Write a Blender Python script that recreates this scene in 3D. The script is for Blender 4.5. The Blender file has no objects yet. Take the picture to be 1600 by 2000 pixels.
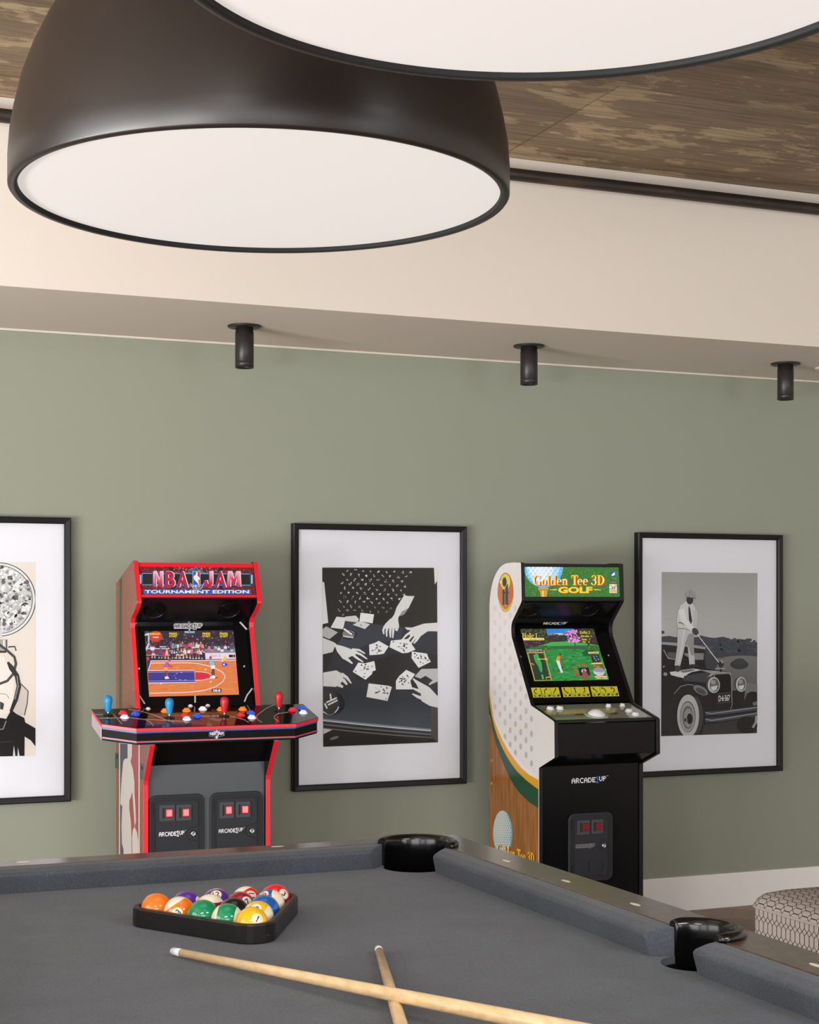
import bpy, bmesh, math, random
from mathutils import Vector, Matrix
random.seed(7)
S = bpy.context.scene
COL = S.collection
PI = math.pi

# ------------------------------------------------------------------ camera model
TH = math.radians(22.6); FPX = 3125.0; HOR = 1180.0; EYE = 1.36
sT, cT = math.sin(TH), math.cos(TH)
def ray(px, py):
    u = (px-800)/FPX; v = (HOR-py)/FPX
    return Vector((sT+u*cT, cT-u*sT, v))
def hit(px, py, O, N):                      # a photo pixel measured onto a real plane of the room
    r = ray(px, py); o = Vector((0, 0, EYE))
    t = (Vector(O)-o).dot(N)/r.dot(N)
    return o+r*t

# ------------------------------------------------------------------ colour + materials
def s2l(c):
    c = c/255.0
    return c/12.92 if c <= .04045 else ((c+.055)/1.055)**2.4
def L(rgb): return (s2l(rgb[0]), s2l(rgb[1]), s2l(rgb[2]), 1.0)
MATS = {}
def mat(name, rgb, rough=.5, metal=0, spec=.5, coat=0, emit=None, es=0, bump=0, bscale=200, var=0, vscale=8):
    if name in MATS: return MATS[name]
    m = bpy.data.materials.new(name); m.use_nodes = True
    nt = m.node_tree; b = nt.nodes['Principled BSDF']
    b.inputs['Base Color'].default_value = L(rgb)
    b.inputs['Roughness'].default_value = rough
    b.inputs['Metallic'].default_value = metal
    b.inputs['Specular IOR Level'].default_value = spec
    b.inputs['Coat Weight'].default_value = coat
    b.inputs['Coat Roughness'].default_value = .05
    if emit:
        b.inputs['Emission Color'].default_value = L(emit); b.inputs['Emission Strength'].default_value = es
    tc = nt.nodes.new('ShaderNodeTexCoord')
    if var:
        n = nt.nodes.new('ShaderNodeTexNoise'); n.inputs['Scale'].default_value = vscale; n.inputs['Detail'].default_value = 5
        r = nt.nodes.new('ShaderNodeValToRGB')
        r.color_ramp.elements[0].position = .3; r.color_ramp.elements[1].position = .7
        c = L(rgb)
        r.color_ramp.elements[0].color = tuple(x*(1-var) for x in c[:3])+(1,)
        r.color_ramp.elements[1].color = tuple(min(1, x*(1+var)) for x in c[:3])+(1,)
        nt.links.new(tc.outputs['Object'], n.inputs['Vector']); nt.links.new(n.outputs['Fac'], r.inputs['Fac'])
        nt.links.new(r.outputs['Color'], b.inputs['Base Color'])
    if bump:
        n = nt.nodes.new('ShaderNodeTexNoise'); n.inputs['Scale'].default_value = bscale; n.inputs['Detail'].default_value = 4
        bp = nt.nodes.new('ShaderNodeBump'); bp.inputs['Strength'].default_value = bump; bp.inputs['Distance'].default_value = .002
        nt.links.new(tc.outputs['Object'], n.inputs['Vector']); nt.links.new(n.outputs['Fac'], bp.inputs['Height'])
        nt.links.new(bp.outputs['Normal'], b.inputs['Normal'])
    MATS[name] = m
    return m
def artmat(name, rough=.45, emit=0, base=1.0, coat=0, spec=.5):
    if name in MATS: return MATS[name]
    m = bpy.data.materials.new(name); m.use_nodes = True
    nt = m.node_tree; b = nt.nodes['Principled BSDF']
    a = nt.nodes.new('ShaderNodeAttribute'); a.attribute_name = 'Col'
    b.inputs['Roughness'].default_value = rough; b.inputs['Coat Weight'].default_value = coat
    b.inputs['Coat Roughness'].default_value = .03
    b.inputs['Specular IOR Level'].default_value = spec
    if emit:
        nt.links.new(a.outputs['Color'], b.inputs['Emission Color']); b.inputs['Emission Strength'].default_value = emit
        b.inputs['Base Color'].default_value = (.02, .02, .02, 1)
    else:
        nt.links.new(a.outputs['Color'], b.inputs['Base Color'])
    MATS[name] = m
    return m

# ------------------------------------------------------------------ object helpers
def tagp(o, label=None, cat=None, group=None, kind=None):
    if label: o['label'] = label
    if cat: o['category'] = cat
    if group: o['group'] = group
    if kind: o['kind'] = kind
    return o
def thing(name, label, cat, loc, group=None):
    o = bpy.data.objects.new(name, None); COL.objects.link(o); o.empty_display_size = .05
    o.location = loc
    return tagp(o, label, cat, group)
def wloc(o):
    p = Vector(o.location)
    while o.parent: o = o.parent; p += o.location
    return p
class MB:
    def __init__(s): s.v = []; s.f = []; s.m = []; s.sm = []
    def add(s, vs, fs, m=0, smooth=False):
        k = len(s.v); s.v += [tuple(v) for v in vs]
        for f in fs: s.f.append([i+k for i in f]); s.m.append(m); s.sm.append(smooth)
        return s
    def box(s, x0, x1, y0, y1, z0, z1, m=0):
        v = [(x, y, z) for x in (x0, x1) for y in (y0, y1) for z in (z0, z1)]
        return s.add(v, [(0,1,3,2), (4,6,7,5), (0,4,5,1), (2,3,7,6), (0,2,6,4), (1,5,7,3)], m)
    def loft(s, rings, m=0, closed=True, caps=True, smooth=False, mcap=None):
        n = len(rings[0]); vs = [p for r in rings for p in r]; fs = []
        for i in range(len(rings)-1):
            for j in range(n if closed else n-1):
                k = (j+1) % n
                fs.append((i*n+j, i*n+k, (i+1)*n+k, (i+1)*n+j))
        k0 = len(s.v)
        s.add(vs, fs, m, smooth)
        if caps and closed:
            mc = m if mcap is None else mcap
            s.f.append([k0+i for i in range(n)][::-1]); s.m.append(mc); s.sm.append(False)
            s.f.append([k0+(len(rings)-1)*n+i for i in range(n)]); s.m.append(mc); s.sm.append(False)
        return s
    def prism(s, pts, axis, a0, a1, m=0, mcap=None):
        def P(p, a):
            if axis == 'x': return (a, p[0], p[1])
            if axis == 'y': return (p[0], a, p[1])
            return (p[0], p[1], a)
        return s.loft([[P(p, a0) for p in pts], [P(p, a1) for p in pts]], m, mcap=mcap)
    def lathe(s, prof, c=(0, 0, 0), n=32, m=0, smooth=True, M=None):
        rings = []
        for r, z in prof:
            ring = []
            for i in range(n):
                a = 2*PI*i/n; p = Vector((r*math.cos(a), r*math.sin(a), z))
                if M is not None: p = M @ p
                ring.append(tuple(p+Vector(c)))
            rings.append(ring)
        return s.loft(rings, m, smooth=smooth)
    def tube(s, path, r, n=10, m=0, closed=False):
        P = [Vector(p) for p in path]; rings = []; up = Vector((0, 0, 1)); N = len(P)
        for i, p in enumerate(P):
            a = P[(i-1) % N] if closed or i > 0 else p
            b = P[(i+1) % N] if closed or i < N-1 else p
            t = (b-a).normalized()
            q = t.cross(up)
            if q.length < 1e-4: q = t.cross(Vector((1, 0, 0)))
            q.normalize(); w = q.cross(t)
            rr = r[i] if isinstance(r, (list, tuple)) else r
            rings.append([tuple(p+q*rr*math.cos(2*PI*k/n)+w*rr*math.sin(2*PI*k/n)) for k in range(n)])
        if closed: rings.append(rings[0])
        return s.loft(rings, m, smooth=True, caps=not closed)
    def build(s, name, mats, parent=None, bevel=0, seg=2, recalc=True, uv=None, origin=None, subsurf=0):
        if not isinstance(mats, (list, tuple)): mats = [mats]
        off = wloc(parent) if parent else (Vector(origin) if origin else Vector((0, 0, 0)))
        me = bpy.data.meshes.new(name)
        me.from_pydata([tuple(Vector(v)-off) for v in s.v], [], s.f)
        for mm in mats: me.materials.append(mm)
        for p, mi, sm in zip(me.polygons, s.m, s.sm): p.material_index = mi; p.use_smooth = sm
        if recalc:
            bm = bmesh.new(); bm.from_mesh(me); bmesh.ops.remove_doubles(bm, verts=bm.verts, dist=1e-6)
            bmesh.ops.recalc_face_normals(bm, faces=bm.faces); bm.to_mesh(me); bm.free()
        if uv:
            ul = me.uv_layers.new(name='UVMap')
            for p in me.polygons:
                for li in p.loop_indices:
                    co = me.vertices[me.loops[li].vertex_index].co+off
                    ul.data[li].uv = uv(co, p.normal)
        o = bpy.data.objects.new(name, me); COL.objects.link(o)
        if parent: o.parent = parent
        elif origin: o.location = origin
        if bevel:
            b = o.modifiers.new('bevel', 'BEVEL'); b.width = bevel; b.segments = seg; b.limit_method = 'ANGLE'; b.angle_limit = math.radians(35)
            b.harden_normals = False
        if subsurf:
            b = o.modifiers.new('sub', 'SUBSURF'); b.levels = subsurf; b.render_levels = subsurf
        return o
def struct(o): o['kind'] = 'structure'; return o
def copy_thing(o, parent=None):
    c = o.copy(); COL.objects.link(c)
    if parent: c.parent = parent
    for ch in list(o.children): copy_thing(ch, c)
    return c
def rrect(x0, x1, z0, z1, r, n=6):
    pts = []
    for cx, cz, a in ((x1-r, z1-r, 0), (x0+r, z1-r, 90), (x0+r, z0+r, 180), (x1-r, z0+r, 270)):
        for i in range(n+1):
            t = math.radians(a+90*i/n); pts.append((cx+r*math.cos(t), cz+r*math.sin(t)))
    return pts

# ------------------------------------------------------------------ flat artwork (printed or lit) as coloured polygons on a real plane
TXT = {}
def textmesh(t, bold=0):
    k = (t, bold)
    if k in TXT: return TXT[k]
    cu = bpy.data.curves.new('t', 'FONT'); cu.body = t; cu.offset = bold; cu.resolution_u = 3
    o = bpy.data.objects.new('t', cu); COL.objects.link(o)
    dg = bpy.context.evaluated_depsgraph_get(); dg.update()
    me = bpy.data.meshes.new_from_object(o.evaluated_get(dg))
    vs = [(v.co.x, v.co.y) for v in me.vertices]; fs = [tuple(p.vertices) for p in me.polygons]
    bpy.data.objects.remove(o); bpy.data.curves.remove(cu); bpy.data.meshes.remove(me)
    x0 = min(v[0] for v in vs); x1 = max(v[0] for v in vs)
    caps = [v[1] for v in vs]; TXT[k] = ([(x-x0, y) for x, y in vs], fs, x1-x0, max(caps))
    return TXT[k]
def clip_poly(p, inside_pts):
    out = list(p); n = len(inside_pts)
    ar = sum(inside_pts[i][0]*inside_pts[(i+1) % n][1]-inside_pts[(i+1) % n][0]*inside_pts[i][1] for i in range(n))
    sg = 1 if ar > 0 else -1
    for i in range(n):
        ax, ay = inside_pts[i]; bx, by = inside_pts[(i+1) % n]
        def d(q): return sg*((bx-ax)*(q[1]-ay)-(by-ay)*(q[0]-ax))
        inp = out; out = []
        for j in range(len(inp)):
            a = inp[j]; b = inp[(j+1) % len(inp)]; da, db = d(a), d(b)
            if da >= 0: out.append(a)
            if (da >= 0) != (db >= 0):
                t = da/(da-db); out.append((a[0]+(b[0]-a[0])*t, a[1]+(b[1]-a[1])*t))
        if len(out) < 3: return []
    return out
class Art:
    """polygons in the measured picture's own 2D frame, mapped on plane (O, N)"""
    def __init__(s, O, N, crop=(0, 0, 1), clip=None, eps=.00012, gain=1.0):
        s.O = Vector(O); s.N = Vector(N).normalized(); s.crop = crop; s.v = []; s.f = []; s.c = []
        s.lay = 0; s.cnt = 0; s.eps = eps; s.gain = gain; s.uvmap = None
        s.clip = None
        if clip: s.clip = [s.px(*p) if True else p for p in clip]
    def setcrop(s, x0, y0, sc): s.crop = (x0, y0, sc)
    def px(s, x, y): return (s.crop[0]+x/s.crop[2], s.crop[1]+y/s.crop[2])
    def up(s, n=1): s.lay += n
    def pt(s, q):
        if s.uvmap: p = s.uvmap(*q)
        else: p = hit(q[0], q[1], s.O, s.N)
        return Vector(p)+s.N*(s.eps*s.lay)
    def raw(s, pts, faces, col):
        s.cnt = (s.cnt+1) % 14; dl = .9*s.cnt/14; s.lay += dl
        k = len(s.v); s.v += [tuple(s.pt(p)) for p in pts]; s.lay -= dl
        for f in faces:
            s.f.append([i+k for i in f])
            s.c.append([(col(pts[i]) if callable(col) else col) for i in f])
    def poly(s, pts, col):
        q = [s.px(*p) for p in pts]
        if s.clip: q = clip_poly(q, s.clip)
        if len(q) < 3: return
        if callable(col):
            cc = col; col = lambda p: cc(((p[0]-s.crop[0])*s.crop[2], (p[1]-s.crop[1])*s.crop[2]))
        s.raw(q, [tuple(range(len(q)))], col)
    def rect(s, x0, y0, x1, y1, col): s.poly([(x0, y0), (x1, y0), (x1, y1), (x0, y1)], col)
    def ell(s, cx, cy, rx, ry, col, n=20, rot=0):
        c, d = math.cos(rot), math.sin(rot)
        s.poly([(cx+rx*math.cos(2*PI*i/n)*c-ry*math.sin(2*PI*i/n)*d, cy+rx*math.cos(2*PI*i/n)*d+ry*math.sin(2*PI*i/n)*c) for i in range(n)], col)
    def line(s, pts, w, col):
        P = [Vector(p) for p in pts]; l = []; r = []
        for i, p in enumerate(P):
            t = (P[min(i+1, len(P)-1)]-P[max(i-1, 0)]); t.normalize(); q = Vector((-t.y, t.x))
            ww = w[i] if isinstance(w, (list, tuple)) else w
            l.append(p+q*ww/2); r.append(p-q*ww/2)
        for i in range(len(P)-1): s.poly([l[i], l[i+1], r[i+1], r[i]], col)
    def ring(s, cx, cy, rx, ry, w, col, a0=0, a1=360, n=28):
        P = [(cx+rx*math.cos(math.radians(a0+(a1-a0)*i/n)), cy+ry*math.sin(math.radians(a0+(a1-a0)*i/n))) for i in range(n+1)]
        s.line(P, w, col)
    def text(s, t, x, y, h, col, w=None, slope=0, shear=0, bold=0, anchor='l'):
        vs, fs, W, H = textmesh(t, bold)
        H0 = textmesh('H', bold)[3]; sy = h/H0; sx = w/W if w else sy
        if anchor == 'c': x -= W*sx/2; y -= slope*W*sx/2
        pts = [s.px(x+a*sx+shear*b*sy, y-b*sy+slope*a*sx) for a, b in vs]
        if s.clip:
            for f in fs:
                q = clip_poly([pts[i] for i in f], s.clip)
                if len(q) > 2: s.raw(q, [tuple(range(len(q)))], col)
            return
        if callable(col):
            cc = col; s.raw(pts, fs, lambda p: cc(((p[0]-s.crop[0])*s.crop[2], (p[1]-s.crop[1])*s.crop[2])))
        else: s.raw(pts, fs, col)
    PIX = {'A': '0110 1001 1111 1001 1001', 'R': '1110 1001 1110 1010 1001', 'C': '0111 1000 1000 1000 0111', 'D': '1110 1001 1001 1001 1110',
           'E': '1111 1000 1110 1000 1111', 'U': '1001 1001 1001 1001 0110', 'P': '1110 1001 1110 1000 1000', '1': '010 110 010 010 010 010 111'}
    def pixchar(s, ch, x, y, cw, chh, col, slope=0, grow=0):
        for j, row in enumerate(s.PIX[ch].split()):
            i = 0
            while i < len(row):
                if row[i] == '1':
                    k = i
                    while k < len(row) and row[k] == '1': k += 1
                    X0, X1 = x+i*cw-grow, x+k*cw+grow; Y0, Y1 = y+j*chh-grow, y+(j+1)*chh+grow
                    s.poly([(X0, Y0+slope*(X0-x)), (X1, Y0+slope*(X1-x)), (X1, Y1+slope*(X1-x)), (X0, Y1+slope*(X0-x))], col)
                    i = k
                else: i += 1
    def logo(s, x, y, w, h, col, one, slope=0, out=None):
        """blocky two-tone maker's lettering"""
        cw = w/40.0; chh = h/5.0
        def go(col, one, g):
            X = x
            for ch in 'ARCADE':
                s.pixchar(ch, X, y+slope*(X-x), cw, chh, col, slope, g); X += 4.75*cw
            s.pixchar('1', X-cw*.5, y+slope*(X-x)-chh, cw*1.15, chh, one, slope, g); X += 3.2*cw
            for ch in 'UP':
                s.pixchar(ch, X, y+slope*(X-x)-chh*.5, cw*.95, chh*.95, col, slope, g); X += 4.5*cw
            s.rect(X, y+slope*(X-x)-chh, X+cw*1.6, y+slope*(X-x)-chh*.5, col)
        if out:
            go(out, out, .8*chh); s.up()
        go(col, one, 0)
    def build(s, name, m, parent):
        off = wloc(parent); me = bpy.data.meshes.new(name)
        me.from_pydata([tuple(Vector(v)-off) for v in s.v], [], s.f)
        ca = me.color_attributes.new('Col', 'FLOAT_COLOR', 'CORNER'); k = 0
        nn = s.N
        flip = [p.index for p in me.polygons if p.normal.dot(nn) < 0]
        for p, cs in zip(me.polygons, s.c):
            for li, c in zip(p.loop_indices, cs):
                l = L(c); ca.data[li].color = (min(1.5, l[0]*s.gain), min(1.5, l[1]*s.gain), min(1.5, l[2]*s.gain), 1)
        me.materials.append(m)
        for i in flip: me.polygons[i].flip()
        me.update()
        o = bpy.data.objects.new(name, me); COL.objects.link(o); o.parent = parent
        return o
def mix(a, b, t): return tuple(a[i]+(b[i]-a[i])*t for i in range(3))
def g(v, d=0): return (v+d, v, v-d)
def jit(c, k): 
    d = random.uniform(-k, k); return tuple(max(0, min(255, x+d)) for x in c)
# ================================================================== the room
def nodes_mat(name):
    m = bpy.data.materials.new(name); m.use_nodes = True; nt = m.node_tree
    return m, nt, nt.nodes['Principled BSDF'], nt.links
def ramp(nt, stops):
    r = nt.nodes.new('ShaderNodeValToRGB'); e = r.color_ramp.elements
    while len(e) < len(stops): e.new(.5)
    for k, (p, c) in enumerate(stops): e[k].position = p; e[k].color = L(c)
    return r
def concrete():
    m, nt, b, lk = nodes_mat('board marked concrete'); N = nt.nodes.new
    tc = N('ShaderNodeTexCoord'); mp = N('ShaderNodeMapping'); mp.inputs['Scale'].default_value = (1.5, 3.3, 1)
    lk.new(tc.outputs['Object'], mp.inputs['Vector'])
    n1 = N('ShaderNodeTexNoise'); n1.inputs['Scale'].default_value = 1.7; n1.inputs['Detail'].default_value = 9; n1.inputs['Roughness'].default_value = .68; n1.inputs['Distortion'].default_value = .25
    lk.new(mp.outputs[0], n1.inputs['Vector'])
    r1 = ramp(nt, [(.36, (148, 128, 104)), (.47, (152, 130, 102)), (.525, (156, 132, 102)), (.545, (196, 172, 136)), (.66, (202, 178, 140)), (.75, (186, 162, 130))])
    lk.new(n1.outputs['Fac'], r1.inputs['Fac'])
    mp2 = N('ShaderNodeMapping'); mp2.inputs['Scale'].default_value = (3, 60, 1); lk.new(tc.outputs['Object'], mp2.inputs['Vector'])
    n2 = N('ShaderNodeTexNoise'); n2.inputs['Scale'].default_value = 1.2; n2.inputs['Detail'].default_value = 6; lk.new(mp2.outputs[0], n2.inputs['Vector'])
    r2 = ramp(nt, [(.3, (175, 170, 165)), (.6, (255, 255, 255))]); lk.new(n2.outputs['Fac'], r2.inputs['Fac'])
    mx = N('ShaderNodeMixRGB'); mx.blend_type = 'MULTIPLY'; mx.inputs['Fac'].default_value = .8
    lk.new(r1.outputs[0], mx.inputs[1]); lk.new(r2.outputs[0], mx.inputs[2])
    n3 = N('ShaderNodeTexNoise'); n3.inputs['Scale'].default_value = .8; n3.inputs['Detail'].default_value = 3; lk.new(tc.outputs['Object'], n3.inputs['Vector'])
    r3 = ramp(nt, [(.35, (200, 196, 192)), (.65, (255, 255, 255))]); lk.new(n3.outputs['Fac'], r3.inputs['Fac'])
    mx2 = N('ShaderNodeMixRGB'); mx2.blend_type = 'MULTIPLY'; mx2.inputs['Fac'].default_value = .8
    lk.new(mx.outputs[0], mx2.inputs[1]); lk.new(r3.outputs[0], mx2.inputs[2])
    mp3 = N('ShaderNodeMapping'); mp3.inputs['Location'].default_value = (-2.56, -5.28, 0); lk.new(tc.outputs['Object'], mp3.inputs['Vector'])
    bk = N('ShaderNodeTexBrick'); bk.inputs['Scale'].default_value = 1; bk.inputs['Brick Width'].default_value = 2.5; bk.inputs['Row Height'].default_value = .86; bk.offset = .37
    bk.inputs['Mortar Size'].default_value = .004; bk.inputs['Mortar Smooth'].default_value = .3; bk.inputs['Color1'].default_value = L((255, 255, 255)); bk.inputs['Color2'].default_value = L((226, 226, 228)); bk.inputs['Mortar'].default_value = L((190, 180, 168))
    lk.new(mp3.outputs[0], bk.inputs['Vector'])
    mx3 = N('ShaderNodeMixRGB'); mx3.blend_type = 'MULTIPLY'; mx3.inputs['Fac'].default_value = 1; lk.new(mx2.outputs[0], mx3.inputs[1]); lk.new(bk.outputs['Color'], mx3.inputs[2]); mx2 = mx3
    lk.new(mx2.outputs[0], b.inputs['Base Color']); b.inputs['Roughness'].default_value = .62
    bp = N('ShaderNodeBump'); bp.inputs['Strength'].default_value = .25; bp.inputs['Distance'].default_value = .01
    lk.new(n1.outputs['Fac'], bp.inputs['Height']); lk.new(bp.outputs[0], b.inputs['Normal'])
    return m
def herringbone():
    m, nt, b, lk = nodes_mat('dark oak herringbone'); N = nt.nodes.new
    tc = N('ShaderNodeTexCoord'); mp = N('ShaderNodeMapping'); mp.inputs['Rotation'].default_value = (0, 0, PI/4)
    lk.new(tc.outputs['Object'], mp.inputs['Vector'])
    br = N('ShaderNodeTexBrick'); br.inputs['Scale'].default_value = 1; br.inputs['Brick Width'].default_value = .55; br.inputs['Row Height'].default_value = .11
    br.inputs['Mortar Size'].default_value = .0018; br.inputs['Color1'].default_value = L((164, 138, 118)); br.inputs['Color2'].default_value = L((144, 118, 100)); br.inputs['Mortar'].default_value = L((84, 68, 56))
    lk.new(mp.outputs[0], br.inputs['Vector'])
    mp2 = N('ShaderNodeMapping'); mp2.inputs['Rotation'].default_value = (0, 0, PI/4); mp2.inputs['Scale'].default_value = (3, 40, 1); lk.new(tc.outputs['Object'], mp2.inputs['Vector'])
    n = N('ShaderNodeTexNoise'); n.inputs['Scale'].default_value = 2; n.inputs['Detail'].default_value = 5; lk.new(mp2.outputs[0], n.inputs['Vector'])
    r = ramp(nt, [(.3, (185, 180, 178)), (.7, (255, 255, 255))]); lk.new(n.outputs['Fac'], r.inputs['Fac'])
    mx = N('ShaderNodeMixRGB'); mx.blend_type = 'MULTIPLY'; mx.inputs['Fac'].default_value = .8
    lk.new(br.outputs['Color'], mx.inputs[1]); lk.new(r.outputs[0], mx.inputs[2]); lk.new(mx.outputs[0], b.inputs['Base Color'])
    b.inputs['Roughness'].default_value = .5
    return m
WX0, WX1, WY0, WY1, CZ = -3.2, 6.2, -3.2, 6.1, 3.0
M_green = mat('sage green wall paint', (146, 150, 135), .85, spec=.25, bump=.05, bscale=300)
M_white = mat('warm white paint', (219, 209, 198), .8, spec=.25)
M_trimw = mat('white satin paint', (242, 240, 236), .45, spec=.4)
M_room = mat('off white room paint', (214, 208, 198), .85, spec=.2)
struct(MB().box(WX0, WX1, WY0, WY1, -.1, 0).build('floor', herringbone()))
struct(MB().box(WX0, WX1, WY0, WY1+.2, CZ, CZ+.15).build('ceiling', concrete()))
struct(MB().box(WX0, WX1, WY1, WY1+.15, 0, CZ).build('wall_far', M_green))
struct(MB().box(WX1, WX1+.15, WY0, WY1+.15, 0, CZ).build('wall_right', M_room))
def wall_with_openings(name, m, along, fixed0, fixed1, a0, a1, ops, z0, z1):
    b = MB(); cur = a0
    def bx(p, q, zz0, zz1):
        if along == 'y': b.box(fixed0, fixed1, p, q, zz0, zz1)
        else: b.box(p, q, fixed0, fixed1, zz0, zz1)
    for p, q in ops:
        bx(cur, p, 0, CZ); bx(p, q, 0, z0); bx(p, q, z1, CZ); cur = q
    bx(cur, a1, 0, CZ)
    struct(b.build(name, m, recalc=False))
LW = [(-2.7, .0), (.6, 3.6)]; BW = [(-2.9, .7), (3.1, 5.1)]
wall_with_openings('wall_left', M_room, 'y', WX0-.15, WX0, WY0-.15, WY1+.15, LW, .3, 2.75)
wall_with_openings('wall_near', M_room, 'x', WY0-.15, WY0, WX0, WX1+.15, BW, .3, 2.75)
M_frame = mat('dark window metal', (40, 40, 42), .4)
wi = 1
for kind, ops in (('y', LW), ('x', BW)):
    for p, q in ops:
        b = MB(); mid = [p+(q-p)*i/3 for i in range(4)]
        def bx(u0, u1, z0, z1):
            if kind == 'y': b.box(WX0-.1, WX0-.04, u0, u1, z0, z1)
            else: b.box(u0, u1, WY0-.1, WY0-.04, z0, z1)
        bx(p, q, .3, .36); bx(p, q, 2.69, 2.75)
        for c in mid: bx(max(p, c-.03), min(q, c+.03), .3, 2.75)
        struct(b.build('window_%d' % wi, M_frame, recalc=False)); wi += 1
# dropped bulkhead, thin edge bead, skirting
struct(MB().box(WX0, WX1, 5.285, WY1, 2.39, CZ).build('trim_1', M_white))
struct(MB().box(WX0, WX1, WY1-.008, WY1, 2.383, 2.3905).build('trim_2', M_white))
struct(MB().prism([(6.1, 0), (6.082, 0), (6.082, .146), (6.086, .151), (6.1, .151)], 'x', WX0, WX1).build('baseboard_far', M_trimw))

# ================================================================== pipe along the bulkhead
t = thing('ceiling_pipe', 'thin rusty black iron pipe running along the bulkhead just below the concrete ceiling', 'pipe', (1.5, 5.24, 2.927))
pm, nt, b_, lk = nodes_mat('rusty black iron')
tc = nt.nodes.new('ShaderNodeTexCoord'); mp = nt.nodes.new('ShaderNodeMapping'); mp.inputs['Scale'].default_value = (2, 20, 20); lk.new(tc.outputs['Object'], mp.inputs['Vector'])
n_ = nt.nodes.new('ShaderNodeTexNoise'); n_.inputs['Scale'].default_value = 2.5; n_.inputs['Detail'].default_value = 8; lk.new(mp.outputs[0], n_.inputs['Vector'])
r_ = ramp(nt, [(.45, (34, 29, 26)), (.62, (48, 38, 31)), (.74, (86, 50, 34))]); lk.new(n_.outputs['Fac'], r_.inputs['Fac']); lk.new(r_.outputs[0], b_.inputs['Base Color']); b_.inputs['Roughness'].default_value = .5
bp = nt.nodes.new('ShaderNodeBump'); bp.inputs['Strength'].default_value = .3; bp.inputs['Distance'].default_value = .003; lk.new(n_.outputs['Fac'], bp.inputs['Height']); lk.new(bp.outputs[0], b_.inputs['Normal'])
MB().tube([(x, 5.24, 2.927) for x in (-3.15, -1, 1, 2, 3, 4, 6.1)], .0225, 20).build('pipe', pm, t)
for x in (-2.4, 5.6): MB().box(x-.015, x+.015, 5.22, 5.285, 2.92, 2.934).build('bracket', pm, t)

# ================================================================== soffit downlights
M_blk = mat('satin black metal', (38, 33, 31), .42, spec=.5)
M_dark = mat('deep black', (8, 8, 8), .5)
def downlight(x, y, label):
    t = thing('downlight', label, 'ceiling light', (x, y, 2.39), 'black cylinder downlights under the bulkhead')
    MB().lathe([(0, 0), (.062, 0), (.0625, -.004), (.06, -.007), (0, -.007)], (x, y, 2.39), 40).build('ceiling_plate', M_blk, t)
    MB().lathe([(.033, -.006), (.033, -.024), (.0345, -.025), (.0345, -.132), (.0335, -.133), (.0345, -.134), (.0345, -.156), (.031, -.156), (.028, -.148), (.026, -.135)], (x, y, 2.39), 40).build('body', M_blk, t)
    MB().lathe([(0, -.135), (.027, -.135), (.027, -.137), (0, -.137)], (x, y, 2.39), 24).build('lens', mat('lamp lens', (235, 228, 215), .2, emit=(255, 244, 225), es=.25), t)
    return t
d0 = downlight(1.711, 5.70, 'black cylinder downlight above the red basketball cabinet, leftmost of three')
d1 = copy_thing(d0); d1.location = (2.888, 5.70, 2.39); d1['label'] = 'black cylinder downlight above the golf cabinet, middle one of three'
d2 = copy_thing(d0); d2.location = (4.115, 5.70, 2.39); d2['label'] = 'black cylinder downlight above the golfer picture, rightmost of three'
sd = thing('ceiling_speaker', 'white round fitting set flush under the bulkhead at the right edge', 'ceiling fitting', (4.355, 5.735, 2.39))
MB().lathe([(0, 0), (.05, 0), (.05, -.004), (.046, -.008), (.038, -.004), (0, -.004)], (4.355, 5.735, 2.39), 40).build('ring', M_trimw, sd)

# ================================================================== big dome pendants
M_dome = mat('brushed black dome', (32, 26, 24), .36, metal=.0, spec=.45, bump=.03, bscale=60)
M_lip = mat('dome lip', (34, 35, 36), .5, spec=.3)
M_diff = mat('opal diffuser', (150, 146, 142), .5, emit=(255, 247, 242), es=.57)
def pendant(x, y, z, label):
    R = .434
    t = thing('pendant_lamp', label, 'pendant lamp', (x, y, z), 'large black dome pendants over the pool table')
    prof = [(R-.017, .012), (R-.016, .002), (R-.012, 0), (R-.003, .0), (R, .004), (R, .05), (R-.003, .09), (R-.010, .13), (R-.022, .18), (R-.04, .23), (R-.064, .28), (R-.094, .33), (R-.13, .375), (R-.175, .415), (R-.225, .447), (R-.28, .47), (R-.34, .485), (.04, .495), (.03, .53), (0, .53)]
    b = MB(); n = 128
    b.lathe(prof, (x, y, z), n)
    for i, f in enumerate(b.f):
        if len(f) == 4 and i < n*2: b.m[i] = 1
    o = b.build('shade', [M_dome, M_lip], t, recalc=True)
    MB().lathe([(0, .008), (R-.0165, .008), (R-.0165, .014), (0, .014)], (x, y, z), n, smooth=False).build('diffuser', M_diff, t)
    MB().tube([(x, y, z+.52), (x, y, 2.97)], .008, 12).build('stem', M_blk, t)
    MB().lathe([(0, 2.955), (.06, 2.955), (.065, 2.96), (.065, 3.0), (0, 3.0)], (x, y, 0), 32).build('ceiling_rose', M_blk, t)
    return t
LZ = 2.07
p0 = pendant(.84, 2.691, LZ, 'large black dome pendant lamp shown almost whole, its white underside an ellipse')
p1 = copy_thing(p0); p1.location = (.812, 1.55, LZ); p1['label'] = 'nearer large black dome pendant lamp cut off by the top of the frame'

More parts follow.
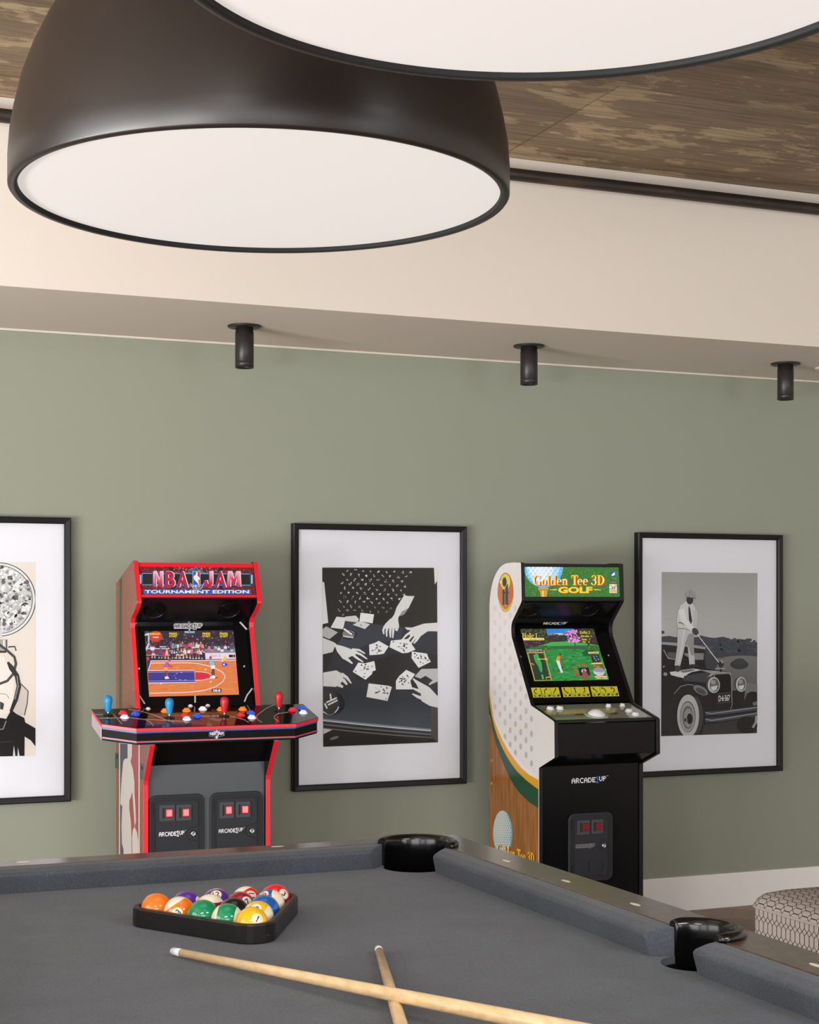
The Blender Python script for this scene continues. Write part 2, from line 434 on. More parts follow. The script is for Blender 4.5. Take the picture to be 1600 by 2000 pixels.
# ================================================================== light
w = bpy.data.worlds.new('World'); S.world = w; w.use_nodes = True
bg = w.node_tree.nodes['Background']; bg.inputs[0].default_value = (.80, .88, 1, 1); bg.inputs[1].default_value = 1.0
def area(name, loc, rot, sx, sy, power, col):
    l = bpy.data.lights.new(name, 'AREA'); l.shape = 'RECTANGLE'; l.size = sx; l.size_y = sy; l.energy = power; l.color = col
    o = bpy.data.objects.new(name, l); COL.objects.link(o); o.location = loc; o.rotation_euler = rot
    return o
for (p, q), pw in zip(LW, (62, 86)):
    area('daylight_left', (WX0-.2, (p+q)/2, 1.55), (0, -PI/2, 0), 2.4, q-p, pw, (1, .99, .97))
    area('upward_fill_left', (WX0-.25, (p+q)/2, .5), (0, -PI/2-.6, 0), .7, q-p, pw*5.2, (1, .99, .975))  # added fill light aimed upward, brightens the soffit and ceiling
for (p, q), pw in zip(BW, (135, 90)):
    area('daylight_near', ((p+q)/2, WY0-.2, 1.55), (PI/2, 0, 0), q-p, 2.4, pw, (.93, .965, 1))

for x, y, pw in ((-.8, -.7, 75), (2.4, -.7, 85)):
    area('overhead_fill', (x, y, 2.96), (0, 0, 0), 1.6, .7, pw, (.95, .975, 1))  # unseen overhead fill, added to brighten the table and lower wall

# ================================================================== camera
cd = bpy.data.cameras.new('Camera'); cam = bpy.data.objects.new('Camera', cd); COL.objects.link(cam)
cam.location = (0, 0, EYE); cam.rotation_euler = (PI/2, 0, -TH)
cd.sensor_fit = 'HORIZONTAL'; cd.sensor_width = 36; cd.lens = 36*FPX/1600; cd.shift_y = (HOR-1000)/1600
cd.clip_start = .02; cd.clip_end = 60
S.camera = cam
S.view_settings.view_transform = 'Standard'; S.view_settings.look = 'None'; S.view_settings.exposure = 0; S.view_settings.gamma = 1; S.view_settings.use_curve_mapping = False
# ================================================================== pool table
CX, CY = .82, 2.238
NX, NY = .565, 1.062            # half distances to the cushion noses
FXh, FYh = .625, 1.122          # feather line
OX, OY = .717, 1.192            # outside of rails
ZC, ZN, ZR = .772, .810, .820
PCX, PCY, PR = .57, 1.062, .075 # corner pocket centre / radius (from table centre)
SCX, SR = .622, .060
T = thing('pool_table', 'pool table with grey cloth and dark espresso wood rails', 'pool table', (CX, CY, 0))
def cloth_mat(name, rgb, sheen=.0):
    m, nt, b, lk = nodes_mat(name)
    tc = nt.nodes.new('ShaderNodeTexCoord'); n = nt.nodes.new('ShaderNodeTexNoise'); n.inputs['Scale'].default_value = 260; n.inputs['Detail'].default_value = 4
    lk.new(tc.outputs['Object'], n.inputs['Vector'])
    c = rgb; r = ramp(nt, [(.3, tuple(x*.88 for x in c)), (.62, c), (.74, tuple(min(255, x*1.14) for x in c))]); lk.new(n.outputs['Fac'], r.inputs['Fac'])
    n2 = nt.nodes.new('ShaderNodeTexNoise'); n2.inputs['Scale'].default_value = 9; n2.inputs['Detail'].default_value = 5; lk.new(tc.outputs['Object'], n2.inputs['Vector'])
    r2 = ramp(nt, [(.3, (232, 232, 232)), (.7, (255, 255, 255))]); lk.new(n2.outputs['Fac'], r2.inputs['Fac'])
    mx = nt.nodes.new('ShaderNodeMixRGB'); mx.blend_type = 'MULTIPLY'; mx.inputs[0].default_value = 1; lk.new(r.outputs[0], mx.inputs[1]); lk.new(r2.outputs[0], mx.inputs[2])
    lk.new(mx.outputs[0], b.inputs['Base Color'])
    b.inputs['Roughness'].default_value = .95; b.inputs['Specular IOR Level'].default_value = .15
    b.inputs['Sheen Weight'].default_value = sheen; b.inputs['Sheen Roughness'].default_value = .4
    bp = nt.nodes.new('ShaderNodeBump'); bp.inputs['Strength'].default_value = .2; bp.inputs['Distance'].default_value = .001; lk.new(n.outputs['Fac'], bp.inputs['Height']); lk.new(bp.outputs[0], b.inputs['Normal'])
    return m
M_cloth = cloth_mat('grey pool cloth', (88, 92, 100), .15)
def wood(name, rgb, rough):
    m, nt, b, lk = nodes_mat(name)
    tc = nt.nodes.new('ShaderNodeTexCoord'); mp = nt.nodes.new('ShaderNodeMapping'); mp.inputs['Scale'].default_value = (30, 30, 30); lk.new(tc.outputs['Object'], mp.inputs['Vector'])
    n = nt.nodes.new('ShaderNodeTexNoise'); n.inputs['Scale'].default_value = 1.5; n.inputs['Detail'].default_value = 6; lk.new(mp.outputs[0], n.inputs['Vector'])
    r = ramp(nt, [(.3, tuple(x*.8 for x in rgb)), (.7, tuple(x*1.15 for x in rgb))]); lk.new(n.outputs['Fac'], r.inputs['Fac']); lk.new(r.outputs[0], b.inputs['Base Color'])
    b.inputs['Roughness'].default_value = rough; b.inputs['Coat Weight'].default_value = .6; b.inputs['Coat Roughness'].default_value = .16; b.inputs['Coat IOR'].default_value = 1.6
    return m
M_rail = wood('espresso rail wood', (80, 62, 52), .3)
M_liner = mat('glossy black moulded plastic', (12, 11, 12), .18, spec=.6)
def W(x, y): return (CX+x, CY+y)
def arc(cx, cy, r, a0, a1, n=14): return [(cx+r*math.cos(math.radians(a0+(a1-a0)*i/n)), cy+r*math.sin(math.radians(a0+(a1-a0)*i/n))) for i in range(n+1)]
# bed cloth with pocket bites
out = []
BX, BY = .635, 1.132
ca = math.degrees(math.asin((BY-PCY)/PR)) if BY-PCY < PR else 90
def bite_corner(sx, sy):
    # circle crossing x=BX and y=BY ; arc on the inside
    dy = math.sqrt(max(0, PR**2-(BX-PCX)**2)); dx = math.sqrt(max(0, PR**2-(BY-PCY)**2))
    a_s = math.degrees(math.atan2(-dy, BX-PCX)); a_e = math.degrees(math.atan2(BY-PCY, -dx))
    if a_e > a_s: a_e -= 360
    return [(sx*x, sy*y) for x, y in arc(PCX, PCY, PR, a_s, a_e, 22)]
out += [(BX, -SR+.0)]; out = []
side = [(SCX+SR*math.cos(math.radians(a)), SR*math.sin(math.radians(a))) for a in range(270, 89, -10)]
side = [(min(BX, x), y) for x, y in side]
out += [p for p in side]
out += bite_corner(1, 1)
out += bite_corner(-1, 1)[::-1]
out += [(-x, y) for x, y in side][::-1]
out += bite_corner(-1, -1)
out += bite_corner(1, -1)[::-1]
b = MB(); pts = [W(x, y) for x, y in out]
b.prism(pts, 'z', ZC-.03, ZC)
b.build('bed_cloth', M_cloth, T, recalc=True)
# cushions: profile of (inset from feather towards nose, z)
def cushion(p0, p1, cut0, cut1, inward):
    """p0,p1 nose end points (table coords); cut = slide of the feather line at each end along the run"""
    p0 = Vector(p0); p1 = Vector(p1); d = (p1-p0).normalized(); q = Vector(inward); wdt = FXh-NX
    prof = [(1, ZR-.002), (.85, ZR), (.5, ZR-.001), (.12, ZN+.005), (.02, ZN+.002), (0, ZN-.002), (.02, ZN-.007), (.16, ZC+.006), (.2, ZC-.001), (1, ZC-.001)]
    def ringp(p, cut, sgn):
        return [tuple(Vector((CX+(p-q*(t*wdt)+d*(cut*t)).x, CY+(p-q*(t*wdt)+d*(cut*t)).y, z))) for t, z in prof]
    b = MB(); n = 2
    b.loft([ringp(p0, cut0, 1), ringp(p1, cut1, 1)])
    return b.build('cushion', M_cloth, T, bevel=.002)
ge, gs, mt = .105, .075, .058
for sx in (1, -1):
    cushion((sx*NX, NY-ge), (sx*NX, gs), mt, -.012, (-sx, 0)) if False else None
for sx in (1, -1):
    for sy in (1, -1):
        a = (sx*NX, sy*(NY-ge)); c = (sx*NX, sy*gs)
        cushion(a, c, -mt, .016, (-sx, 0))
for sy in (1, -1):
    cushion((-(NX-ge), sy*NY), (NX-ge, sy*NY), -mt, mt, (0, -sy))
# rails: six pieces mitred at the corners
dyc = math.sqrt(PR**2-(FXh-PCX)**2); dxc = math.sqrt(PR**2-(FYh-PCY)**2)
a0 = math.degrees(math.atan2(-dyc, FXh-PCX)); a1 = math.degrees(math.atan2(FYh-PCY, -dxc))
c45 = (PCX+PR*math.cos(PI/4), PCY+PR*math.sin(PI/4))
ss = math.degrees(math.acos(min(1, (FXh-SCX)/SR)))
long_piece = [(OX, OY), (OX, 0), (SCX+SR, 0)]+arc(SCX, 0, SR, 0, ss, 8)[1:]+[(FXh, PCY-dyc)]+arc(PCX, PCY, PR, a0, 45, 10)[1:]
short_half = arc(PCX, PCY, PR, 45, a1, 10)
short_piece = [(OX, OY)]+short_half+[(-x, y) for x, y in short_half][::-1]+[(-OX, OY)]
for sx in (1, -1):
    for sy in (1, -1):
        MB().prism([W(sx*x, sy*y) for x, y in long_piece], 'z', ZR-.05, ZR).build('rail', M_rail, T, bevel=.0018)
for sy in (1, -1):
    MB().prism([W(x, sy*y) for x, y in short_piece], 'z', ZR-.05, ZR).build('rail', M_rail, T, bevel=.0018)
# pocket liners
def pocket(cx, cy, r, a0, a1):
    b = MB(); n = 26; rings = []
    prof = [(0, .66), (0, .80), (-.002, .822), (.002, .831), (.009, .8345), (.017, .832), (.021, .826), (.021, .8195), (.008, .8195), (.006, .66)]
    for i in range(n+1):
        a = math.radians(a0+(a1-a0)*i/n)
        e = min(i, n-i); k = 1 if e > 2 else (.75, .93, 1)[e]
        rings.append([(CX+cx+(r-.001+p*k)*math.cos(a), CY+cy+(r-.001+p*k)*math.sin(a), z if z < .8196 else .8195+(z-.8195)*k) for p, z in prof])
    b.loft(rings, smooth=True)
    b.lathe([(0, .655), (r-.002, .655), (r-.002, .665), (0, .665)], (CX+cx, CY+cy, 0), 24)
    # lower cup wall under the cloth edge
    rings = []
    for i in range(n+1):
        a = math.radians(a1+(360-(a1-a0))*i/n)
        rings.append([(CX+cx+(r-p)*math.cos(a), CY+cy+(r-p)*math.sin(a), z) for p, z in ((.001, .66), (.001, ZC-.012), (.005, ZC-.012), (.005, .66))])
    b.loft(rings, smooth=False)
    o = b.build('pocket_liner', M_liner, T, bevel=0)
    return o
for sx, sy, m in ((1, 1, 45), (-1, 1, 135), (-1, -1, 225), (1, -1, 315)):
    pocket(sx*PCX, sy*PCY, PR, m-98, m+98)
pocket(SCX, 0, SR, -95, 95); pocket(-SCX, 0, SR, 85, 275)
# rail sights
M_sight = mat('pearl inlay', (232, 222, 205), .3)
def sight(x, y, rx, ry):
    MB().prism([(CX+x+rx*math.cos(2*PI*i/16), CY+y+ry*math.sin(2*PI*i/16)) for i in range(16)], 'z', ZR-.001, ZR+.0004).build('rail_sight', M_sight, T)
for sx in (1, -1):
    for k in (1, 2, 3, -1, -2, -3): sight(sx*.661, k*.2632, .0055, .016)
for sy in (1, -1):
    for k in (-1, 1): sight(k*.279, sy*1.168, .015, .006)
# apron, frame, legs
b = MB(); b.box(CX-OX+.02, CX+OX-.02, CY-OY+.02, CY-OY+.05, .60, ZR-.051); b.box(CX-OX+.02, CX+OX-.02, CY+OY-.05, CY+OY-.02, .60, ZR-.051)
b.box(CX-OX+.02, CX-OX+.05, CY-OY+.05, CY+OY-.05, .60, ZR-.051); b.box(CX+OX-.05, CX+OX-.02, CY-OY+.05, CY+OY-.05, .60, ZR-.051)
b.build('apron', M_rail, T, bevel=.004)
MB().box(CX-.52, CX+.52, CY-1.0, CY+1.0, .56, .65).build('slate_frame', M_rail, T)
for sx in (1, -1):
    for sy in (1, -1):
        x, y = CX+sx*.56, CY+sy*.98; rings = []
        for z, h in ((0, .05), (.03, .055), (.45, .075), (.60, .085)): rings.append([(x-h, y-h, z), (x+h, y-h, z), (x+h, y+h, z), (x-h, y+h, z)])
        MB().loft(rings).build('leg', M_rail, T, bevel=.006)

# ================================================================== rack
rot = math.radians(2); AP = Vector((.822, 2.694)); BR = .028575; BD = 2*BR+.0005
ex = Vector((math.cos(rot), math.sin(rot))); ey = Vector((-math.sin(rot), math.cos(rot)))
cen = AP+ey*(BD*4*math.sqrt(3)/2*2/3)
RK = thing('ball_rack', 'scuffed black wooden triangle rack holding the pool balls', 'ball rack', (cen.x, cen.y, ZC))
def tri(off, rad, n=8):
    Rr = BD*4/math.sqrt(3); V = []
    for k, a in enumerate((-90, 30, 150)):
        c = Vector((Rr*math.cos(math.radians(a)), Rr*math.sin(math.radians(a))))
        for i in range(n+1):
            t = math.radians(a-60+120*i/n); q = c+Vector((math.cos(t), math.sin(t)))*off
            V.append(tuple(cen+ex*q.x+ey*q.y))
    return V
m_rk, nt, b_, lk = nodes_mat('scuffed black lacquer')
tc = nt.nodes.new('ShaderNodeTexCoord'); n_ = nt.nodes.new('ShaderNodeTexNoise'); n_.inputs['Scale'].default_value = 40; n_.inputs['Detail'].default_value = 6; lk.new(tc.outputs['Object'], n_.inputs['Vector'])
r_ = ramp(nt, [(.5, (22, 20, 20)), (.70, (30, 27, 26)), (.78, (120, 92, 64))]); lk.new(n_.outputs['Fac'], r_.inputs['Fac']); lk.new(r_.outputs[0], b_.inputs['Base Color']); b_.inputs['Roughness'].default_value = .3
m_rw = mat('worn wood edge', (64, 50, 42), .5, var=.6, vscale=60)
b = MB(); o2, i2 = tri(BR+.0145, 0), tri(BR+.002, 0)
b.loft([[(x, y, ZC+.001) for x, y in o2], [(x, y, ZC+.001) for x, y in i2], [(x, y, ZC+.034) for x, y in i2], [(x, y, ZC+.034) for x, y in o2], [(x, y, ZC+.001) for x, y in o2]], caps=False)
o = b.build('rack_frame', [m_rk, m_rw], RK, bevel=.0015)
me = o.data
b = MB(); i3, i4 = tri(BR+.0045, 0), tri(BR+.012, 0)
b.loft([[(x, y, ZC+.0343) for x, y in i4], [(x, y, ZC+.0343) for x, y in i3], [(x, y, ZC+.0352) for x, y in i3], [(x, y, ZC+.0352) for x, y in i4], [(x, y, ZC+.0343) for x, y in i4]], caps=False)
b.build('worn_edge', m_rw, RK)['label'] = 'worn brown top edge'

# ================================================================== balls
def ball_mat(name, rgb, stripe, spot=True):
    m, nt, b, lk = nodes_mat(name); N = nt.nodes.new
    tc = N('ShaderNodeTexCoord'); sx = N('ShaderNodeSeparateXYZ'); lk.new(tc.outputs['Object'], sx.inputs[0])
    iv = (240, 230, 205)
    def math_(op, a, v):
        n = N('ShaderNodeMath'); n.operation = op; lk.new(a, n.inputs[0]); n.inputs[1].default_value = v; return n.outputs[0]
    spotv = math_('GREATER_THAN', sx.outputs['X'], BR*.93)
    mx = N('ShaderNodeMixRGB'); mx.inputs[1].default_value = L(rgb); mx.inputs[2].default_value = L(iv)
    lk.new(spotv, mx.inputs[0]); outc = mx.outputs[0]
    if stripe:
        az = math_('ABSOLUTE', sx.outputs['Z'], 0); st = math_('GREATER_THAN', az, BR*.54)
        m2 = N('ShaderNodeMixRGB'); m2.inputs[2].default_value = L(iv); lk.new(st, m2.inputs[0]); lk.new(outc, m2.inputs[1]); outc = m2.outputs[0]
    lk.new(outc, b.inputs['Base Color']); b.inputs['Roughness'].default_value = .08; b.inputs['Specular IOR Level'].default_value = .55; b.inputs['Coat Weight'].default_value = .5; b.inputs['Coat Roughness'].default_value = .03
    return m
YE, BL, RD, PU, OR, GN, MR, BK = (250, 190, 15), (16, 92, 178), (226, 34, 46), (92, 44, 150), (246, 124, 28), (8, 140, 92), (150, 22, 46), (26, 22, 22)
cname = {1: ('yellow', YE), 2: ('blue', BL), 3: ('red', RD), 4: ('purple', PU), 5: ('orange', OR), 6: ('green', GN), 7: ('maroon', MR), 8: ('black', BK)}
rows = [[1], [14, 9], [6, 8, 2], [13, 15, 7, 10], [5, 4, 12, 11, 3]]
# facing of the number spot and of the stripe pole as seen by the camera (right, up, towards)
spot = {1: (.36, .26, .9), 14: (.2, .2, -1), 9: (-.14, .52, .84), 6: (.3, -.5, -.8), 8: (.2, -.4, -.9), 2: (-.5, -.3, -.8), 13: (-.15, -.06, .98), 15: (0, .15, -.98), 7: (.47, .36, .8), 10: (-.42, .66, .6), 5: (-.2, -.3, -.9), 4: (.82, .28, .5), 12: (-.05, .62, .78), 11: (.36, .38, .85), 3: (.6, .34, .72)}
pole = {14: (-.96, .05, .25), 9: (.8, -.1, .5), 13: (-.53, .85, -.05), 15: (0, .97, .15), 10: (.85, .35, .4), 12: (.1, -.78, .62), 11: (-.4, .85, .1)}
spin = {1: -35, 9: 30, 13: 10, 7: 20, 10: 30, 4: 10, 12: 180, 11: 60, 3: -60}
pos = {1: 'front corner of the rack', 14: 'behind the front corner on the left side', 9: 'just behind the yellow ball'}
M_num = mat('number ink', (20, 18, 18), .3)
where = {1: 'solid yellow pool ball numbered 1 at the front corner of the rack', 2: 'solid blue pool ball on the right side of the rack', 3: 'solid red pool ball at the right rear corner of the rack', 4: 'solid purple pool ball beside the orange one in the rear row', 5: 'solid orange pool ball at the left corner of the rack', 6: 'solid green pool ball on the front left side of the rack', 7: 'solid maroon pool ball in the middle of the rack behind the black ball', 8: 'black pool ball in the middle of the rack', 9: 'yellow striped pool ball numbered 9 just behind the solid yellow one', 10: 'blue striped pool ball in front of the solid red one', 11: 'red striped pool ball in the rear row of the rack', 12: 'purple striped pool ball in the rear row with its number on top', 13: 'orange striped pool ball numbered 13 at the front left of the rack', 14: 'green striped pool ball beside the solid yellow one', 15: 'maroon striped pool ball with ivory top in the middle of the rack'}
sph = None
for ri, row in enumerate(rows):
    for ci, num in enumerate(row):
        c = AP+ey*(BD*math.sqrt(3)/2*ri)+ex*(BD*(ci-ri/2))
        wp = Vector((c.x, c.y, ZC+BR+.0005))
        col = cname[num if num < 9 else num-8]
        m = ball_mat('pool ball %d' % num, col[1], num > 8)
        view = (wp-Vector((0, 0, EYE))).normalized(); rgt = view.cross(Vector((0, 0, 1))).normalized(); upv = rgt.cross(view)
        def w3(t): return (rgt*t[0]+upv*t[1]-view*t[2]).normalized()
        X = w3(spot[num]); Zp = w3(pole[num]) if num in pole else Vector((0, 0, 1))
        Y = Zp.cross(X).normalized(); Zp = X.cross(Y).normalized()
        R3 = Matrix((X, Y, Zp)).transposed()
        b = MB(); b.lathe([(BR*math.sin(PI*i/24), -BR*math.cos(PI*i/24)) for i in range(25)], (0, 0, 0), 48)
        o = b.build('pool_ball', m)
        o.location = wp; o.rotation_euler = R3.to_euler()
        tagp(o, where[num], 'pool ball', 'pool balls in the triangle rack')
        vs, fs, Wd, H = textmesh(str(num), .015); H0 = textmesh('8', .015)[3]
        k = .0112/H0; an = math.radians(spin.get(num, 0)); bmn = bmesh.new()
        vv = [bmn.verts.new(((a_-Wd/2)*k, (e_-H0/2)*k, 0)) for a_, e_ in vs]
        for f_ in fs:
            try: bmn.faces.new([vv[q_] for q_ in f_])
            except ValueError: pass
        for it in range(3):
            lg = [e_ for e_ in bmn.edges if e_.calc_length() > .0022]
            if lg: bmesh.ops.subdivide_edges(bmn, edges=lg, cuts=1); bmesh.ops.triangulate(bmn, faces=bmn.faces)
        bmn.verts.index_update(); P = []
        for v_ in bmn.verts:
            u, v = v_.co.x, v_.co.y
            u, v = u*math.cos(an)-v*math.sin(an), u*math.sin(an)+v*math.cos(an)
            P.append(Vector((math.sqrt(max(1e-8, BR**2-u*u-v*v)), u, v))*1.002)
        fs = [tuple(v_.index for v_ in f_.verts) for f_ in bmn.faces]; bmn.free()
        bb = MB(); bb.add(P, fs)
        q = bb.build('numeral', M_num, recalc=False); q.parent = o

# ================================================================== cues
def cue_mat():
    m, nt, b, lk = nodes_mat('pale maple'); tc = nt.nodes.new('ShaderNodeTexCoord'); mp = nt.nodes.new('ShaderNodeMapping'); mp.inputs['Scale'].default_value = (90, 14, 90); lk.new(tc.outputs['Object'], mp.inputs['Vector'])
    n = nt.nodes.new('ShaderNodeTexNoise'); n.inputs['Scale'].default_value = 1.2; n.inputs['Detail'].default_value = 5; lk.new(mp.outputs[0], n.inputs['Vector'])
    r = ramp(nt, [(.35, (224, 188, 138)), (.6, (240, 208, 160))]); lk.new(n.outputs['Fac'], r.inputs['Fac']); lk.new(r.outputs[0], b.inputs['Base Color']); b.inputs['Roughness'].default_value = .35; b.inputs['Coat Weight'].default_value = .3
    return m
M_maple = cue_mat(); M_tip = mat('white ferrule', (236, 234, 232), .4); M_butt = mat('dark cue butt', (40, 28, 24), .25)
def cue(tip, far, label, length=1.42):
    tip = Vector(tip); d = (Vector(far)-tip).normalized()
    t = thing('pool_cue', label, 'pool cue', tip, 'pool cues on the table')
    def P(s): return tuple(tip+d*s)
    MB().tube([P(0), P(.002), P(.005)], [.0035, .0056, .0064], 20).build('leather_tip', mat('tip leather', (214, 226, 236), .7), t)
    MB().tube([P(.005), P(.026)], [.0066, .0068], 20).build('ferrule', M_tip, t)
    MB().tube([P(.026), P(.3), P(.6), P(.9), P(1.1)], [.0068, .0086, .0105, .0122, .0132], 24).build('shaft', M_maple, t)
    MB().tube([P(1.1), P(1.3), P(length-.02), P(length)], [.0134, .0145, .015, .013], 24).build('butt', M_butt, t)
    return t
zt = ZC+.0075
cue((.989, 2.513, zt), (.814-.0, 1.973, zt+.0035), 'slim wooden pool cue lying underneath the other one, tip pointing to the far corner pocket')
cue((.662, 2.625, zt), (.873, 2.115, ZC+.0265), 'longer looking wooden pool cue crossing on top, white tip near the ball rack')

# ================================================================== ottoman
def lattice():
    m, nt, b, lk = nodes_mat('honeycomb woven fabric'); N = nt.nodes.new
    uv = N('ShaderNodeUVMap'); uv.uv_map = 'UVMap'; sp = N('ShaderNodeSeparateXYZ'); lk.new(uv.outputs[0], sp.inputs[0])
    def M(op, a, bb=None, c=None):
        n = N('ShaderNodeMath'); n.operation = op
        for i, x in enumerate((a, bb, c)):
            if x is None: continue
            if isinstance(x, (int, float)): n.inputs[i].default_value = x
            else: lk.new(x, n.inputs[i])
        return n.outputs[0]
    u, v = sp.outputs['X'], sp.outputs['Y']
    f = M('FRACT', v); t = M('MAXIMUM', 0, M('DIVIDE', M('SUBTRACT', f, .54), .46))
    def dist(x):
        fr = M('FRACT', x); return M('MINIMUM', fr, M('SUBTRACT', 1, fr))
    d = M('MINIMUM', dist(M('ADD', u, t)), dist(M('SUBTRACT', u, t)))
    ln = M('LESS_THAN', d, .075)
    n = N('ShaderNodeTexNoise'); n.inputs['Scale'].default_value = 900; tc = N('ShaderNodeTexCoord'); lk.new(tc.outputs['Object'], n.inputs['Vector'])
    r = ramp(nt, [(.35, (150, 140, 134)), (.65, (186, 176, 170))]); lk.new(n.outputs['Fac'], r.inputs['Fac'])
    mx = N('ShaderNodeMixRGB'); mx.inputs[2].default_value = L((50, 38, 20)); lk.new(ln, mx.inputs[0]); lk.new(r.outputs[0], mx.inputs[1])
    lk.new(mx.outputs[0], b.inputs['Base Color']); b.inputs['Roughness'].default_value = .9; b.inputs['Specular IOR Level'].default_value = .1
    return m
OT = thing('ottoman', 'square ottoman in grey fabric with dark honeycomb lattice, beside the white skirting', 'ottoman', (3.45, 3.85, 0))
M_lat = lattice()
x0, x1, y0, y1, zt = 2.97, 3.87, 3.38, 4.31, .40
def ouv(co, n):
    if abs(n.z) > .6: return (co.x/.0245, co.y/.045)
    if abs(n.x) > abs(n.y): return (co.y/.0235, co.z/.047)
    return (co.x/.0235, co.z/.047)
rings = []
base = rrect(x0, x1, y0, y1, .05, 6)
MB().loft([[(x, y, .06) for x, y in base], [(x, y, zt-.004) for x, y in base]], smooth=False).build('body', M_lat, OT, uv=ouv)
cxo, cyo = (x0+x1)/2, (y0+y1)/2
for k, (ins, z) in enumerate(((.0, zt-.004), (-.003, zt+.004), (.004, zt+.02), (.02, zt+.036), (.06, zt+.05), (.16, zt+.064), (.3, zt+.072), (.42, zt+.075))):
    sx, sy = ((x1-x0)/2-ins)/((x1-x0)/2), ((y1-y0)/2-ins)/((y1-y0)/2)
    rings.append([(cxo+(x-cxo)*sx, cyo+(y-cyo)*sy, z) for x, y in base])
def tuv(co, n): return (co.x/.0245+co.z/.03, co.y/.045+(co.z/.05 if abs(n.y) > .5 else 0))
MB().loft(rings, smooth=True).build('cushion_top', M_lat, OT, uv=tuv)
MB().tube([(x, y, zt-.002) for x, y in rrect(x0-.002, x1+.002, y0-.002, y1+.002, .05, 6)], .0045, 8, closed=True).build('piping', mat('light piping', (170, 158, 150), .8), OT)
for sx in (x0+.08, x1-.08):
    for sy in (y0+.08, y1-.08): MB().lathe([(.0, 0), (.018, 0), (.024, .06), (0, .06)], (sx, sy, 0), 16).build('foot', M_butt, OT)
# ================================================================== framed pictures
M_fr = mat('black picture frame', (18, 17, 18), .4, spec=.3)
M_paper = mat('white picture mount', (245, 246, 253), .6, spec=.2)
def glass_mat():
    m = bpy.data.materials.new('picture glass'); m.use_nodes = True; nt = m.node_tree; nt.nodes.clear(); N = nt.nodes.new
    o = N('ShaderNodeOutputMaterial'); t = N('ShaderNodeBsdfTransparent'); gl = N('ShaderNodeBsdfGlossy'); gl.inputs['Roughness'].default_value = .03
    fr = N('ShaderNodeFresnel'); fr.inputs[0].default_value = 1.26; mx = N('ShaderNodeMixShader')
    nt.links.new(fr.outputs[0], mx.inputs[0]); nt.links.new(t.outputs[0], mx.inputs[1]); nt.links.new(gl.outputs[0], mx.inputs[2]); nt.links.new(mx.outputs[0], o.inputs[0])
    return m
M_glass = glass_mat()
A_print = artmat('printed photograph', .5, spec=.1)
YP = 6.0845
def framed(x0, x1, z0, z1, label):
    t = thing('framed_picture', label, 'picture', ((x0+x1)/2, 6.1, z0), 'black framed photographs on the green wall')
    W_ = .0235
    def rg(o_, y): return [(x0+o_, y, z0+o_), (x1-o_, y, z0+o_), (x1-o_, y, z1-o_), (x0+o_, y, z1-o_)]
    MB().loft([rg(0, 6.099), rg(0, 6.066), rg(.004, 6.0625), rg(W_-.003, 6.066), rg(W_, 6.069), rg(W_, 6.099), rg(0, 6.099)], caps=False).build('frame_moulding', M_fr, t)
    MB().box(x0+W_, x1-W_, 6.0855, 6.097, z0+W_, z1-W_).build('mount', M_paper, t)
    MB().box(x0+W_-.004, x1-W_+.004, 6.0755, 6.0772, z0+W_-.004, z1-W_+.004).build('glazing', M_glass, t)
    return t
def art(crop, clip): return Art((0, YP, 0), (0, -1, 0), crop, eps=.00012, gain=1.42)
# ---- card players
t = framed(2.024, 2.784, .612, 1.683, 'black framed photograph of hands playing cards, between the two arcade cabinets')
a = art((620, 1100, 6.4), None); Q = [(61, 54), (1496, 58), (1508, 2239), (73, 2295)]
a.clip = [a.px(*p) for p in Q]
a.poly(Q, g(38, 2)); a.up()
for k in range(60):
    x = random.uniform(60, 1500); y = random.uniform(60, 760)
    dx = random.uniform(40, 140); dy = random.uniform(-60, 60)
    a.line([(x, y), (x+dx*.5, y+dy*.3), (x+dx, y+dy)], random.uniform(4, 12), (random.choice([(58, 46, 44), (30, 26, 27), (50, 42, 41)])))
a.up()
i = 0
for r in range(12):
    for c in range(14):
        x = 280+c*98+(r % 2)*49+r*-6; y = 84+r*56+c*4
        if x < 300-r*6 or x > 1170-r*16-(40 if r > 7 else 0) or y > 650: continue
        if 960 < x and y > 470: continue
        for q in range(4):
            a.ell(x+random.uniform(-14, 14), y+random.uniform(-14, 14), random.uniform(4, 12), random.uniform(3, 7), g(random.uniform(165, 225) if r < 8 else random.uniform(110, 165)), 7, random.uniform(0, 3))
a.up()
def tb(p):
    y = p[1]; v = 44 if y < 1300 else 44+26*min(1, (y-1300)/500)
    if y < 1150: v = 58
    return (v-4, v, v+8)
tab = [(355, 725), (700, 760), (1500, 850), (1508, 2090), (1000, 2045), (500, 2000), (73, 1952), (73, 1400), (100, 1360), (180, 1190), (290, 960)]
a.poly(tab, (46, 49, 56)); a.up()
for y0_, y1_, v in ((725, 1160, 54),): a.poly([(355, 725), (1060, 800), (1050, 950), (640, 1010), (450, 1085), (230, 1010), (290, 960)], (58, 62, 71))
a.poly([(560, 1250), (1150, 1080), (1500, 1150), (1500, 1400), (1200, 1600), (700, 1500), (480, 1450)], (40, 38, 41))
for k in range(30):
    f0, f1 = k/30, (k+1)/30; yA, yB = 1560+390*f0, 1560+391*f1; sl = 140
    v = 48+26*f0
    a.poly([(73, yA), (1500, yA+sl), (1500, yB+sl), (73, yB)], (v-6, v-1, v+8))
a.up()
for o_, w_, c in ((0, 34, (120, 126, 136)), (8, 12, (190, 194, 200)), (34, 26, (46, 48, 52)), (58, 20, (98, 98, 98)), (84, 16, (30, 29, 30)), (104, 14, (104, 102, 100)), (124, 12, (24, 23, 24))):
    a.line([(73, 1958+o_), (500, 2004+o_), (1000, 2052+o_*.95), (1508, 2094+o_*.9)], w_, c)
